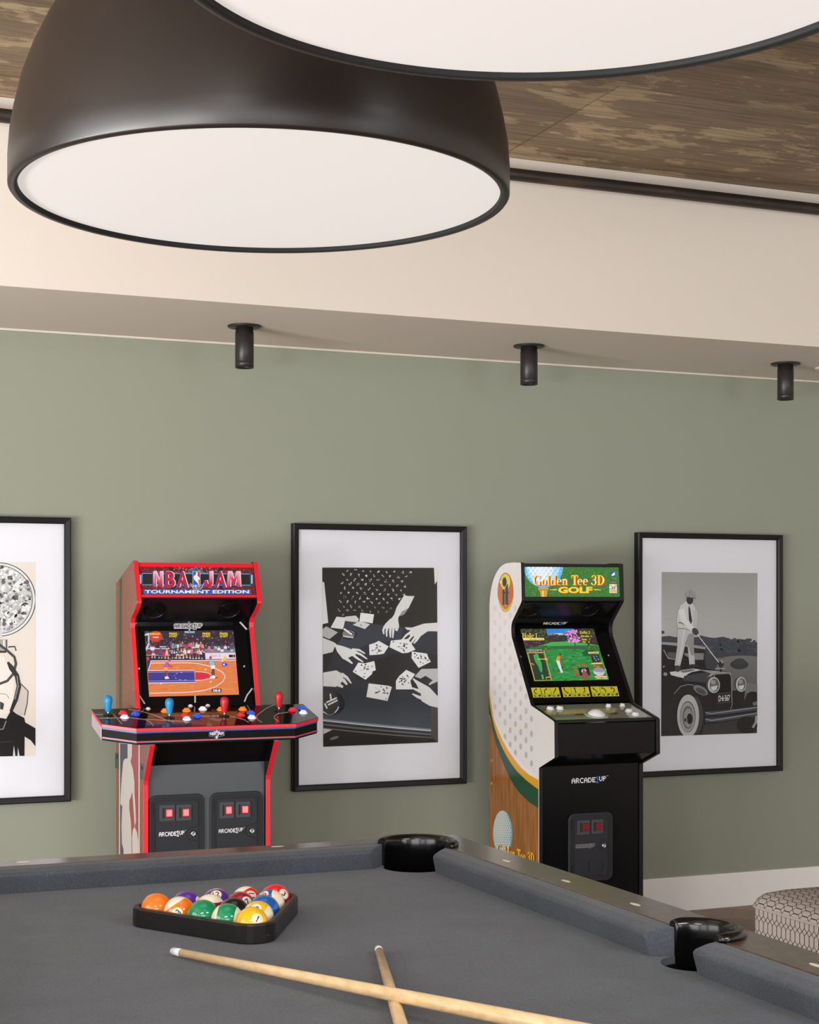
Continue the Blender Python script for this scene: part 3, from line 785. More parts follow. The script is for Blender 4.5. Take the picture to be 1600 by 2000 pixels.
a.poly([(73, 2100), (1508, 2190), (1508, 2239), (73, 2295)], g(32, 2))
a.up()
P = g(206, 1)
a.poly([(1420, 1772), (1505, 1802), (1508, 2237), (1420, 2172)], (72, 68, 66))
a.poly([(75, 2067), (185, 2082), (75, 2137)], g(190)); a.ell(210, 2185, 60, 18, g(110), 12, -.3)
a.poly([(62, 232), (85, 240), (135, 745), (63, 762)], g(205))
a.poly([(240, 668), (355, 680), (320, 825), (165, 805)], P); a.poly([(345, 668), (480, 655), (520, 700), (500, 740), (350, 722)], g(196))
a.poly([(540, 618), (708, 640), (690, 752), (525, 725)], g(214)); a.up(); a.poly([(442, 770), (530, 722), (660, 765), (600, 825)], g(198)); a.line([(600, 825), (660, 768)], 10, g(40)); a.ell(545, 775, 9, 7, g(60), 8)
a.poly([(65, 825), (110, 790), (255, 865), (150, 950), (65, 912)], g(170))
a.ell(395, 890, 96, 62, g(30)); a.up(); a.ell(390, 885, 80, 50, g(120)); a.up(); a.line([(330, 820), (430, 890)], 22, g(225)); a.line([(320, 910), (450, 930)], 18, g(190)); a.line([(400, 850), (480, 900)], 14, g(60))
def hand(body, fingers, c=206):
    a.poly(body, g(c))
    for f in fingers: a.line(f[0], f[1], g(c+4))
a.up()
hand([(1085, 398), (1130, 410), (1213, 410), (1140, 560), (1015, 665), (1005, 725), (915, 705), (960, 640), (990, 550), (1040, 470)], [])
hand([(915, 690), (1008, 705), (1022, 790), (1000, 850), (975, 845), (965, 800), (840, 820), (820, 800), (850, 755)], [([(842, 790), (822, 840), (830, 888)], [30, 26, 16]), ([(880, 795), (862, 850), (866, 918)], [30, 26, 16]), ([(915, 795), (908, 860), (912, 930)], [32, 28, 16]), ([(952, 785), (945, 860), (940, 935)], [32, 28, 16])])
a.poly([(1140, 560), (1085, 640), (1015, 668), (1060, 600)], g(140))
hand([(1092, 800), (1180, 805), (1330, 755), (1502, 743), (1502, 852), (1380, 850), (1300, 905), (1260, 930), (1150, 900), (1165, 840), (1115, 830)], [([(1180, 850), (1110, 900), (1055, 960)], [32, 26, 16]), ([(1205, 880), (1150, 940), (1100, 1005)], [32, 26, 16]), ([(1240, 905), (1190, 970), (1145, 1035)], [32, 26, 16]), ([(1275, 905), (1240, 960), (1205, 1003)], [34, 28, 18])])
hand([(65, 930), (200, 985), (232, 1005), (190, 1110), (65, 1140)], [], 196)
hand([(205, 1008), (330, 1040), (450, 1085), (480, 1140), (400, 1175), (320, 1200), (250, 1112)], [([(430, 1080), (520, 1085), (596, 1130)], [34, 28, 14]), ([(440, 1100), (540, 1140), (622, 1198)], [34, 28, 14]), ([(420, 1125), (500, 1190), (572, 1235)], [34, 28, 14]), ([(330, 1170), (390, 1215), (438, 1255)], [50, 34, 18])])
o7 = 1152
hand([(72, o7+215), (235, o7+187), (330, o7+240), (300, o7+340), (230, o7+395), (72, o7+385)], [([(300, o7+232), (370, o7+280), (422, o7+350)], [44, 36, 16]), ([(250, o7+270), (330, o7+315), (370, o7+365)], [60, 44, 24]), ([(200, o7+330), (270, o7+370), (320, o7+396)], [60, 46, 26])], 200)
hand([(1215, o7+262), (1300, o7+170), (1502, o7+165), (1502, o7+290), (1440, o7+310), (1350, o7+255), (1290, o7+290), (1250, o7+278)], [([(1500, o7+300), (1440, o7+335), (1395, o7+365)], [50, 36, 18])], 178)
a.up()
# cards
def fan(pts, n, hearts=True):
    a.poly(pts, g(216)); xs = [p[0] for p in pts]; ys = [p[1] for p in pts]
    Cx, Cy = sum(xs)/len(xs), sum(ys)/len(ys)
    for k in range(n):
        b = random.choice(pts); e = random.choice(pts); t1 = random.uniform(.15, .85); t2 = random.uniform(.2, .82)
        x = Cx+((b[0]*(1-t1)+e[0]*t1)-Cx)*t2; y = Cy+((b[1]*(1-t1)+e[1]*t1)-Cy)*t2
        a.lay += 1; a.ell(x, y, random.uniform(7, 13), random.uniform(7, 11), g(random.choice([45, 70, 110])), 6); a.lay -= 1
    for k in range(2):
        b = random.choice(pts); a.lay += 1; a.line([(Cx, Cy), ((b[0]+Cx)/2, (b[1]+Cy)/2)], 4, g(150)); a.lay -= 1
fan([(645, 1018), (720, 995), (765, 970), (890, 1040), (830, 1130), (770, 1142), (650, 1150)], 14)
fan([(918, 968), (1130, 945), (1170, 1000), (1225, 1080), (1130, 1120), (1060, 1125), (900, 1050)], 15)
fan([(1180, 1103), (1370, 1130), (1390, 1190), (1418, 1232), (1265, 1309), (1175, 1185)], 14)
fan([(440, o7+205), (510, o7+90), (590, o7+100), (710, o7+70), (730, o7+185), (690, o7+200), (680, o7+235), (600, o7+305)], 16)
fan([(640, o7+350), (890, o7+380), (930, o7+395), (875, o7+570), (610, o7+520)], 18)
fan([(1110, o7+180), (1220, o7+235), (1160, o7+320), (1190, o7+425), (980, o7+425), (980, o7+320), (1020, o7+260)], 18)
a.up(3)
hand([(1195, o7+285), (1300, o7+345), (1400, o7+400), (1502, o7+510), (1508, o7+655), (1400, o7+630), (1300, o7+570), (1290, o7+470), (1230, o7+350)], [([(1320, o7+420), (1250, o7+350), (1195, o7+290)], [50, 36, 18]), ([(1330, o7+470), (1250, o7+435), (1178, o7+405)], [46, 36, 16]), ([(1330, o7+545), (1250, o7+515), (1185, o7+480)], [46, 36, 16])])
a.ell(165, o7+600, 178, 150, g(26), 26); a.up(); a.ell(150, o7+590, 125, 150, g(52), 26); a.ring(150, o7+590, 122, 146, 14, g(196), 20, 200); a.up()
for p, q in (((90, 600), (120, 665)), ((110, 590), (240, 530)), ((130, 620), (250, 560)), ((160, 480), (170, 560))): a.line([(p[0], o7+p[1]), (q[0], o7+q[1])], 20, g(215))
a.poly([(1455, 56), (1498, 57), (1500, 215), (1465, 265)], (214, 210, 200))
a.build('photograph', A_print, t)
# ---- golfer
t = framed(3.607, 4.366, .602, 1.674, 'black framed photograph of a golfer standing on a vintage car, right of the golf cabinet')
a = art((1280, 1110, 5.88), None); Q = [(75, 42), (1175, 55), (1168, 1892), (68, 1928)]
a.clip = [a.px(*p) for p in Q]
for k in range(16):
    v = 148+26*k/15; a.poly([(60, 40+k*55), (1180, 40+k*55), (1180, 97+k*55), (60, 97+k*55)], (v, v, v-1))
a.up()
for k in range(20):
    v = 112-36*k/19; a.poly([(60, 980+k*48), (1180, 980+k*48), (1180, 1030+k*48), (60, 1030+k*48)], g(v, 0))
a.up()
a.poly([(60, 785), (160, 775), (230, 790), (480, 790), (520, 770), (600, 790), (680, 800), (780, 785), (860, 810), (900, 830), (960, 810), (1040, 820), (1075, 870), (1120, 855), (1180, 845), (1180, 1012), (1000, 1000), (850, 1010), (750, 1032), (60, 1030)], (60, 64, 72)); a.ell(85, 735, 22, 20, g(60))
a.up()
for k in range(110):
    x = random.uniform(480, 1170); y = random.uniform(815, 985)
    a.ell(x, y, random.uniform(14, 34), random.uniform(12, 26), jit((66, 70, 78), 10), 8)
a.ell(965, 1105, 105, 55, (52, 55, 60), 18); a.ell(970, 1075, 70, 42, (58, 61, 66), 16); a.ell(630, 1090, 85, 85, (60, 63, 69), 18)
a.up()
D = (27, 27, 31)
a.poly([(68, 880), (560, 930), (585, 1150), (850, 1190), (885, 1230), (890, 1400), (1180, 1420), (1180, 1900), (60, 1930)], D)
a.up()
a.poly([(560, 1800), (900, 1750), (1180, 1690), (1180, 1900), (540, 1912)], g(50)); a.poly([(780, 1790), (900, 1770), (960, 1820), (840, 1850)], g(120))
a.poly([(70, 845), (250, 855), (440, 880), (578, 905), (572, 930), (400, 905), (70, 872)], g(150)); a.poly([(70, 874), (400, 908), (572, 932), (570, 968), (330, 970), (70, 890)], g(36))
a.poly([(330, 975), (560, 975), (552, 1050), (440, 1050), (340, 1000)], g(128)); a.poly([(140, 962), (235, 965), (230, 1035), (150, 1038)], g(84)); a.line([(95, 935), (150, 1035), (230, 1045)], 10, g(150))
a.line([(600, 935), (560, 990), (575, 1130), (605, 1155)], 10, g(44)); a.poly([(85, 1130), (110, 1115), (100, 1140)], g(160)); a.ell(115, 1215, 22, 20, g(150))
a.up()
a.poly([(330, 1235), (600, 1190), (660, 1215), (640, 1290), (560, 1310), (320, 1290)], (62, 64, 70)); a.poly([(500, 1165), (700, 1178), (860, 1195), (880, 1232), (860, 1222), (700, 1205), (640, 1240), (600, 1250), (640, 1205)], g(150))
a.poly([(165, 1190), (230, 1182), (430, 1150), (540, 1168), (420, 1190), (370, 1215), (330, 1262), (240, 1242), (180, 1225)], g(206)); a.up(); a.poly([(280, 1180), (420, 1155), (470, 1166), (380, 1192), (320, 1200)], g(112))
a.poly([(672, 1250), (690, 1215), (850, 1212), (874, 1250), (876, 1420), (725, 1425)], g(17)); a.line([(672, 1255), (690, 1212), (850, 1206), (876, 1245), (880, 1420)], 14, g(130))
a.line([(752, 1190), (752, 1120)], 26, g(34)); a.ell(755, 1100, 32, 40, g(46)); a.up(); a.ell(760, 1075, 22, 18, g(150)); a.line([(695, 1150), (800, 1150)], 12, g(160)); a.ell(735, 1085, 26, 18, g(30))
for cx, cy, rx, ry in ((672, 1340, 70, 92), (985, 1333, 60, 86)):
    a.ell(cx-28, cy-6, rx*.9, ry*.9, g(70)); a.up(); a.ell(cx, cy, rx, ry, g(186)); a.up(); a.ell(cx+6, cy, rx*.78, ry*.84, g(96)); a.up(); a.poly([(cx-rx*.5, cy+ry*.2), (cx+rx*.6, cy+ry*.05), (cx+rx*.45, cy+ry*.55), (cx, cy+ry*.75), (cx-rx*.4, cy+ry*.6)], g(200)); a.ell(cx-rx*.1, cy-ry*.35, rx*.4, ry*.3, g(150))
a.poly([(150, 1620), (190, 1470), (270, 1370), (370, 1335), (460, 1345), (560, 1395), (635, 1462), (560, 1462), (470, 1440), (350, 1425), (270, 1480), (220, 1600)], g(34)); a.line([(215, 1440), (290, 1355), (370, 1335), (440, 1342)], 8, g(140)); a.up(); a.ell(520, 1400, 92, 46, (118, 122, 128), 20, .5); a.up(); a.ell(522, 1410, 64, 30, (70, 74, 80), 18, .5)
a.poly([(1045, 1315), (1110, 1318), (1180, 1345), (1180, 1425), (1110, 1410), (1050, 1440), (1020, 1520), (1028, 1420)], (110, 112, 116)); a.ell(1130, 1540, 95, 110, g(30)); a.line([(1120, 1560), (1175, 1545)], 40, g(110))
a.up()
a.ell(415, 1690, 140, 245, g(36), 30); a.up()
for k in range(26):
    y = 1480+k*16; xx = 415+140*math.sqrt(max(0, 1-((y-1690)/245)**2)); a.line([(xx-62, y-6), (xx-6, y+6)], 5, g(88))
a.up(); a.ell(375, 1695, 126, 246, g(178), 30); a.up(); a.ell(370, 1705, 90, 180, g(60), 28); a.up(); a.ell(368, 1708, 84, 172, g(150), 28); a.up(); a.ell(372, 1712, 62, 132, g(92), 24); a.up(); a.ell(376, 1716, 52, 110, g(140), 24); a.up(); a.ell(392, 1728, 34, 62, g(20), 20); a.ell(342, 1742, 28, 28, g(110), 14); a.up(); a.ell(342, 1742, 14, 15, g(40), 12)
a.poly([(716, 1442), (880, 1425), (880, 1535), (712, 1548)], g(30)); a.line([(716, 1442), (880, 1425), (880, 1535), (712, 1548), (716, 1442)], 4, g(110)); a.up(); a.text('D·6·567', 724, 1528, 66, g(214), w=130, slope=-.08, bold=.02)
for y0_, y1_ in ((1668, 1606), (1745, 1672)): 
    a.line([(572, y0_), (760, y0_-12), (1180, y1_-2)], 44, (66, 72, 80)); a.up(); a.line([(572, y0_-14), (640, y0_+2), (760, y0_-16), (1180, y1_-12)], 9, (150, 155, 162)); a.lay -= 1
a.up(); a.ell(1050, 1800, 120, 100, g(26)); a.line([(1115, 1830), (1150, 1770), (1160, 1690)], 26, g(150)); a.line([(870, 1430), (880, 1560), (862, 1620)], 6, g(150))
# the man
a.poly([(255, 690), (440, 690), (440, 900), (452, 1108), (388, 1108), (368, 900), (345, 845), (322, 960), (282, 1122), (218, 1116), (248, 900)], g(182)); a.up()
a.poly([(345, 845), (372, 760), (440, 740), (440, 900), (445, 1000), (410, 1000), (378, 900)], g(140)); a.line([(330, 700), (300, 900), (262, 1100)], 10, g(205))
a.poly([(350, 378), (420, 400), (455, 455), (470, 560), (468, 680), (420, 705), (262, 692), (244, 620), (250, 520), (285, 425)], g(190)); a.up()
a.line([(262, 622), (300, 628), (330, 645)], 12, g(80)); a.line([(255, 690), (330, 692), (380, 712)], 8, g(110))
a.poly([(382, 420), (398, 470), (420, 600), (405, 645), (382, 590), (376, 470)], g(46))
a.line([(292, 470), (325, 600), (432, 700)], [70, 66, 44], g(205)); a.line([(452, 480), (460, 580), (442, 690)], [50, 46, 34], g(176)); a.up()
a.ell(455, 725, 34, 44, g(62), 14, -.6); a.line([(430, 690), (480, 765)], 30, g(58))
a.ell(393, 365, 38, 50, g(48)); a.up(); a.poly([(340, 312), (350, 272), (395, 250), (445, 270), (470, 318), (458, 346), (400, 338), (358, 332)], g(146)); a.up(); a.line([(395, 252), (385, 335)], 4, g(110)); a.line([(395, 252), (440, 340)], 4, g(110)); a.line([(355, 330), (460, 346)], 8, g(80))
a.ell(252, 1152, 34, 38, g(64)); a.ell(430, 1118, 56, 18, g(46)); a.line([(478, 758), (725, 1082)], 9, g(214))
a.build('photograph', A_print, t)
# ---- flash photographer, cut by the frame
t = framed(.384, 1.141, .615, 1.686, 'black framed photograph of a round flash reflector, cut off by the left edge')
a = art((0, 1090, 5), None); Q = [(-985, 40), (345, 40), (345, 1932), (-985, 1960)]
a.clip = [a.px(*p) for p in Q]
a.poly(Q, (206, 199, 191)); a.up()
a.ell(-10, 405, 362, 362, g(70), 48); a.up(); a.ell(-12, 405, 354, 354, g(205), 48); a.up(); a.ell(-16, 405, 336, 336, g(80), 48); a.up(); a.ell(-18, 405, 330, 330, g(186), 48); a.up()
for k in range(520):
    r = 318*math.sqrt(random.random()); th = random.uniform(0, 2*PI); x = -18+r*math.cos(th); y = 405+r*math.sin(th)
    s_ = random.uniform(8, 30); c = random.choice([60, 90, 110, 140, 170, 205, 215, 222, 210])
    a.lay += k % 3
    a.poly([(x+s_*math.cos(q+random.uniform(-.4, .4))*random.uniform(.5, 1.2), y+s_*math.sin(q+random.uniform(-.4, .4))*random.uniform(.5, 1.2)) for q in (0, 1.3, 2.5, 3.7, 5)], g(c)); a.lay -= k % 3
a.up(3)
a.poly([(0, 965), (40, 958), (58, 1010), (110, 1110), (140, 1200), (130, 1400), (100, 1500), (0, 1560), (-150, 1560), (-200, 1200), (-60, 1100)], (212, 206, 199)); a.poly([(205, 1228), (275, 1300), (265, 1420), (235, 1535), (180, 1535), (130, 1480), (180, 1350)], (186, 179, 172)); a.line([(205, 1228), (275, 1300), (265, 1420), (238, 1535)], 9, g(50))
a.rect(-120, 795, 70, 905, g(150)); a.up(); a.rect(-120, 905, 60, 925, g(40)); a.line([(66, 795), (66, 905)], 10, g(60)); a.rect(30, 800, 45, 900, g(215)); a.rect(-50, 700, 20, 790, g(190))
a.line([(-60, 800), (0, 850), (80, 912), (140, 965), (156, 1030), (130, 1130), (70, 1200), (0, 1226), (-60, 1220)], 26, g(66)); a.up(); a.line([(80, 868), (145, 864), (156, 905)], 14, g(60)); a.line([(75, 1015), (110, 1070), (165, 1150), (185, 1250), (155, 1380), (105, 1500)], [20, 50, 46, 46, 44, 30], g(44)); a.up(); a.line([(165, 1150), (178, 1250), (145, 1380)], 8, g(140))
a.line([(-20, 1320), (60, 1330), (90, 1370)], 8, g(150)); a.poly([(0, 1400), (40, 1420), (30, 1480), (0, 1475)], g(60))
a.poly([(-985, 1700), (-700, 1600), (-200, 1540), (0, 1560), (60, 1570), (110, 1480), (160, 1522), (236, 1560), (246, 1605), (345, 1662), (345, 1838), (300, 1780), (240, 1742), (238, 1932), (200, 1932), (-985, 1960)], (34, 31, 30)); a.up()
a.line([(60, 1590), (30, 1670), (0, 1672)], 8, g(150)); a.line([(-40, 1800), (110, 1790)], 6, g(66)); a.poly([(135, 1830), (150, 1932), (125, 1932)], g(200)); a.poly([(175, 1850), (190, 1932), (170, 1932)], g(200))
a.build('photograph', A_print, t)
# ================================================================== basketball arcade cabinet
M_red = mat('bright red edging', (228, 28, 46), .35, spec=.5)
M_bgl = mat('gloss black board', (13, 11, 14), .25, spec=.2)
M_bsat = mat('satin black board', (70, 73, 77), .33, spec=.5, bump=.06, bscale=120)
M_bez = mat('black bezel acrylic', (8, 7, 9), .14, spec=.25)
M_coin = mat('black coin door plastic', (40, 41, 45), .42, spec=.3)
M_slot = mat('coin slot plate', (64, 65, 69), .38, spec=.4)
M_groove = mat('coin door groove', (7, 7, 8), .6)
M_chrome = mat('lock chrome', (205, 205, 208), .2, metal=1)
M_lit = mat('lit red reject button', (170, 16, 26), .3, emit=(255, 60, 70), es=.55)
M_litc = mat('pale lit button face', (230, 110, 116), .3, emit=(255, 150, 156), es=.5)
M_dimr = mat('dark red reject button', (120, 10, 16), .3, emit=(200, 20, 30), es=.12)
A_lit = artmat('backlit marquee', .25, emit=.95)
A_scr = artmat('arcade screen', .15, emit=.95)
A_sat = artmat('satin printed vinyl', .38)
A_ctl = artmat('glossy printed deck', .08, spec=.4)
X0, X1 = 1.286, 1.749
CAB = thing('arcade_cabinet', 'red trimmed basketball arcade cabinet with four joysticks, left of the card players picture', 'arcade cabinet', (1.5175, 5.72, 0), 'arcade cabinets')
prof = [(5.945, 0), (5.945, 1.438), (5.672, 1.516), (5.655, 1.513), (5.606, 1.372), (5.607, 1.362), (5.640, 1.338), (5.695, 1.310), (5.706, 1.293), (5.705, 1.275), (5.622, .985), (5.60, .93), (5.404, .905), (5.404, .875), (5.500, .745), (5.503, .73), (5.503, 0)]
m_lea, nt, b_, lk = nodes_mat('basketball leather print')
tc = nt.nodes.new('ShaderNodeTexCoord'); mp = nt.nodes.new('ShaderNodeMapping'); mp.inputs['Scale'].default_value = (1, 150, 60); lk.new(tc.outputs['Object'], mp.inputs['Vector'])
vo = nt.nodes.new('ShaderNodeTexVoronoi'); vo.feature = 'DISTANCE_TO_EDGE'; vo.inputs['Scale'].default_value = 1.0; lk.new(mp.outputs[0], vo.inputs['Vector'])
r_ = ramp(nt, [(.02, (112, 74, 58)), (.12, (148, 96, 76))]); lk.new(vo.outputs['Distance'], r_.inputs['Fac']); lk.new(r_.outputs[0], b_.inputs['Base Color']); b_.inputs['Roughness'].default_value = .42
for xa, xb in ((X0, X0+.018), (X1-.018, X1)):
    b = MB().prism(prof, 'x', xa, xb, m=0, mcap=1); b.m[-1 if xa == X0 else -2] = 2; b.build('side_panel', [M_red, m_lea, M_bgl], CAB, bevel=.0012)
# print on the left side
a = Art((X0, 0, 0), (-1, 0, 0), (220, 1100, 5.882), eps=.0002); a.up()
a.poly([(80, 190), (104, 165), (106, 1670), (76, 1670)], (62, 76, 66))
a.setcrop(220, 1440, 5)
a.poly([(25, 150), (62, 155), (62, 310), (25, 300)], (62, 74, 62)); a.poly([(268, 250), (306, 258), (303, 415), (268, 412)], (62, 74, 62))
a.poly([(64, 55), (265, 70), (265, 2300), (62, 2300)], (212, 202, 195)); a.up()
a.poly([(74, 60), (150, 65), (150, 2300), (74, 2300)], (74, 76, 96)); a.poly([(150, 65), (254, 72), (252, 2300), (150, 2300)], (160, 72, 74)); a.up()
a.poly([(148, 60), (192, 62), (190, 190), (176, 235), (200, 310), (215, 430), (217, 560), (226, 700), (230, 820), (218, 878), (206, 700), (194, 530), (175, 600), (100, 680), (78, 650), (80, 560), (92, 380), (105, 240), (118, 212), (148, 205)], (206, 196, 190))
a.poly([(84, 560), (166, 600), (165, 700), (180, 820), (188, 980), (188, 2300), (112, 2300), (108, 1090), (92, 1040), (88, 860), (95, 680)], (206, 196, 190)); a.poly([(188, 1000), (200, 900), (218, 872), (240, 930), (252, 1000), (252, 2300), (188, 2300)], (206, 196, 190)); a.up()
a.line([(188, 940), (192, 1120), (190, 2300)], 5, (120, 90, 84))
a.build('side_print', A_sat, CAB)
pv, pw = [(208, 47), (70, 225), (50, 432), (221, 478), (48, 1255)], 0
for x, y in pv:
    p = hit(220+x/5.882, 1100+y/5.882, (X0, 0, 0), Vector((-1, 0, 0))); MB().lathe([(0, 0), (.006, 0), (.006, .0012), (.004, .0016), (0, .0016)], p, 14, M=Matrix(((0, 0, -1), (0, 1, 0), (1, 0, 0)))).build('screw_cap', M_red, CAB)
for x, y in ((42, 432), (285, 555)):
    p = hit(220+x/5, 1440+y/5, (X0, 0, 0), Vector((-1, 0, 0))); MB().lathe([(0, 0), (.006, 0), (.006, .0012), (.004, .0016), (0, .0016)], p, 14, M=Matrix(((0, 0, -1), (0, 1, 0), (1, 0, 0)))).build('screw_cap', M_red, CAB)
for x, y in ((42, 190), (288, 300)):
    p = hit(220+x/5, 1440+y/5, (X0, 0, 0), Vector((-1, 0, 0))); MB().lathe([(0, 0), (.007, 0), (.007, .0014), (0, .0014)], p, 14, M=Matrix(((0, 0, -1), (0, 1, 0), (1, 0, 0)))).build('bolt_cover', M_dark, CAB)
XI0, XI1 = X0+.018, X1-.018
# carcass: top, back, front boards
MB().prism([(5.93, 1.425), (5.93, 1.432), (5.668, 1.505), (5.655, 1.50)], 'x', XI0, XI1).build('top_board', M_red, CAB)
MB().box(XI0, XI1, 5.92, 5.938, 0, 1.42).build('back_board', M_bsat, CAB)
MB().box(XI0, XI1, 5.516, 5.53, 0, .795).build('front_board', M_bsat, CAB, bevel=.001)
MB().prism([(5.52, .795), (5.535, .795), (5.44, .905), (5.42, .905)], 'x', XI0, XI1).build('kick_board', M_bgl, CAB)
# marquee
mqN = Vector((0, -.145, .052)).normalized(); mqO = Vector((0, 5.632, 1.4415))-mqN*.006
def mqp(x, s, d=0):   # s along height 0..1
    p = Vector((x, 5.606+.052*s, 1.369+.145*s))-mqN*(.006-d); return tuple(p)
MB().loft([[mqp(XI0, s, d) for s, d in ((.10, -.02), (.10, 0), (.975, 0), (.975, -.02))], [mqp(XI1, s, d) for s, d in ((.10, -.02), (.10, 0), (.975, 0), (.975, -.02))]]).build('marquee_box', M_dark, CAB)
b = MB()
for s0, s1 in ((.873, .975), (.117, .178)):
    b.loft([[mqp(x, s, d) for s, d in ((s0, 0), (s0, .004), (s1, .004), (s1, 0))] for x in (XI0, XI1)])
b.build('marquee_trim', M_red, CAB)
a = Art(mqO, mqN, (250, 1080, 5.926), eps=.00012)
Q = [(106, 146), (1470, 152), (1490, 480), (122, 480)]; a.clip = [a.px(*p) for p in Q]; a.lay = 2
a.poly(Q, (88, 16, 22)); a.up()
for k in range(1500):
    x = random.uniform(105, 1490); y = random.uniform(148, 480); dc = abs(x-790)/690; br = max(0, 1-dc*1.0)*(1 if y < 320 else .75)
    c = mix((150, 28, 34), (250, 205, 175), br*random.random()); L_ = random.uniform(7, 15)
    a.lay += k % 3; a.line([(x, y), (x+L_, y+random.uniform(-6, 8))], random.uniform(4, 8), jit(c, 14)); a.lay -= k % 3
a.up(3)
for q in ([(462, 150), (515, 150), (535, 240), (492, 240)], [(1052, 152), (1102, 152), (1085, 245), (1036, 245)], [(752, 150), (822, 150), (815, 230), (760, 230)], [(500, 380), (560, 380), (540, 425), (505, 425)], [(1060, 375), (1105, 375), (1100, 425), (1066, 425)]): a.poly(q, (20, 14, 26))
a.up()
star = [(785, 152), (818, 205), (862, 185), (852, 222), (912, 238), (655, 238), (718, 222), (706, 185), (750, 205)]
a.poly(star, (52, 84, 104)); a.up(); a.line(star+star[:1], 7, (60, 165, 215))
a.poly([(165, 238), (1412, 245), (1418, 374), (165, 370)], (16, 8, 10)); a.up(); a.line([(165, 238), (1412, 245), (1418, 374), (165, 370), (165, 238)], 9, (66, 160, 214))
for xx in (146, 1433): a.rect(xx-14, 250, xx+14, 362, (40, 112, 176)); a.lay += 1; a.rect(xx-6, 258, xx+5, 354, (190, 228, 245)); a.lay -= 1
a.up(2)
def gr(p):
    t = max(0, min(1, (p[1]-215)/175)); return mix((250, 190, 200), (222, 34, 66), min(1, t*2)) if t < .5 else mix((222, 34, 66), (190, 14, 46), (t-.5)*2)
LP = {'N': [(0, 0), (0, 1), (.3, 1), (.68, .42), (.68, 1), (1, 1), (1, 0), (.72, 0), (.32, .6), (.32, 0)],
      'J': [(.6, 1), (1, 1), (1, .25), (.86, .05), (.62, 0), (.26, 0), (.03, .13), (0, .42), (.36, .42), (.38, .27), (.5, .22), (.6, .29)],
      'M': [(0, 0), (.06, 1), (.34, 1), (.5, .5), (.66, 1), (.94, 1), (1, 0), (.75, 0), (.72, .56), (.58, .1), (.42, .1), (.28, .56), (.25, 0)]}
def big(ch, x, y, h, col, w, bold):
    if ch in LP: a.poly([(x+p*w, y-q*h) for p, q in LP[ch]], col)
    else: a.text(ch, x, y, h, col, w=w, bold=bold)
LET = [('N', 290, 112), ('B', 432, 112), ('A', 566, 132), ('J', 884, 96), ('A', 1004, 132), ('M', 1144, 160)]
for ch, x, w_ in LET: big(ch, x-9, 398, 182, (52, 54, 168), w_+4, .045)
a.up()
for ch, x, w_ in LET: big(ch, x+9, 393, 182, (240, 226, 228), w_, .03)
a.up()
for ch, x, w_ in LET: big(ch, x, 396, 182, gr, w_, .03)
a.up()
a.line([(722, 352), (758, 418), (842, 418), (878, 352)], 8, (170, 205, 216)); a.up()
a.poly([(748, 214), (836, 214), (836, 400), (748, 400)], (235, 232, 232)); a.up()
a.poly([(752, 218), (800, 218), (790, 260), (800, 330), (820, 397), (752, 397)], (28, 86, 190)); a.poly([(800, 218), (832, 218), (832, 397), (822, 397), (800, 330), (792, 260)], (206, 36, 50)); a.up()
a.poly([(788, 222), (803, 226), (806, 250), (800, 262), (826, 286), (832, 312), (812, 312), (818, 345), (824, 396), (806, 352), (772, 318), (758, 296), (762, 268), (782, 254)], (240, 238, 238)); a.text('NBA', 760, 392, 22, (240, 238, 238), w=44, bold=.02)
a.poly([(180, 424), (1416, 426), (1420, 480), (180, 478)], (20, 98, 190)); a.up(); a.text('TOURNAMENT EDITION', 200, 473, 36, (16, 22, 50), w=1205, bold=.03); a.up(); a.text('TOURNAMENT EDITION', 195, 469, 36, (240, 240, 240), w=1205, bold=.028)
a.build('marquee_print', A_lit, CAB)['label'] = 'lit basketball marquee lettering'
# speaker board with two grilles
spA, spB = Vector((0, 5.617, 1.386)), Vector((0, 5.724, 1.295)); spD = spB-spA; spN = Vector((0, -spD.z*-1, -spD.y)); spN = Vector((0, spD.z, -spD.y)).normalized()
MB().loft([[tuple(p+Vector((x, 0, 0))) for p in (spA, spB, spB-spN*.012, spA-spN*.012)] for x in (XI0, XI1)]).build('speaker_board', M_bgl, CAB)
spR = Matrix((Vector((1, 0, 0)), spN.cross(Vector((1, 0, 0))), spN)).transposed()
def speaker(cx, A_, D_, R_, parent, k=.5, r=.040):
    p = A_+D_*k+Vector((cx, 0, 0)); b = MB()
    b.lathe([(0, .0002), (r-.004, .0002), (r-.004, .002), (r-.002, .0035), (r, .003), (r+.001, 0)], p, 36, M=R_)
    for i in range(5):
        rr = r*(.16+.15*i); b.lathe([(rr-.0015, .0003), (rr-.0015, .0012), (rr+.0015, .0012), (rr+.0015, .0003)], p, 28, M=R_)
    return b.build('speaker_grille', M_bgl, parent)
speaker(1.367, spA, spD, spR, CAB, .54, .043); speaker(1.645, spA, spD, spR, CAB, .54, .043)
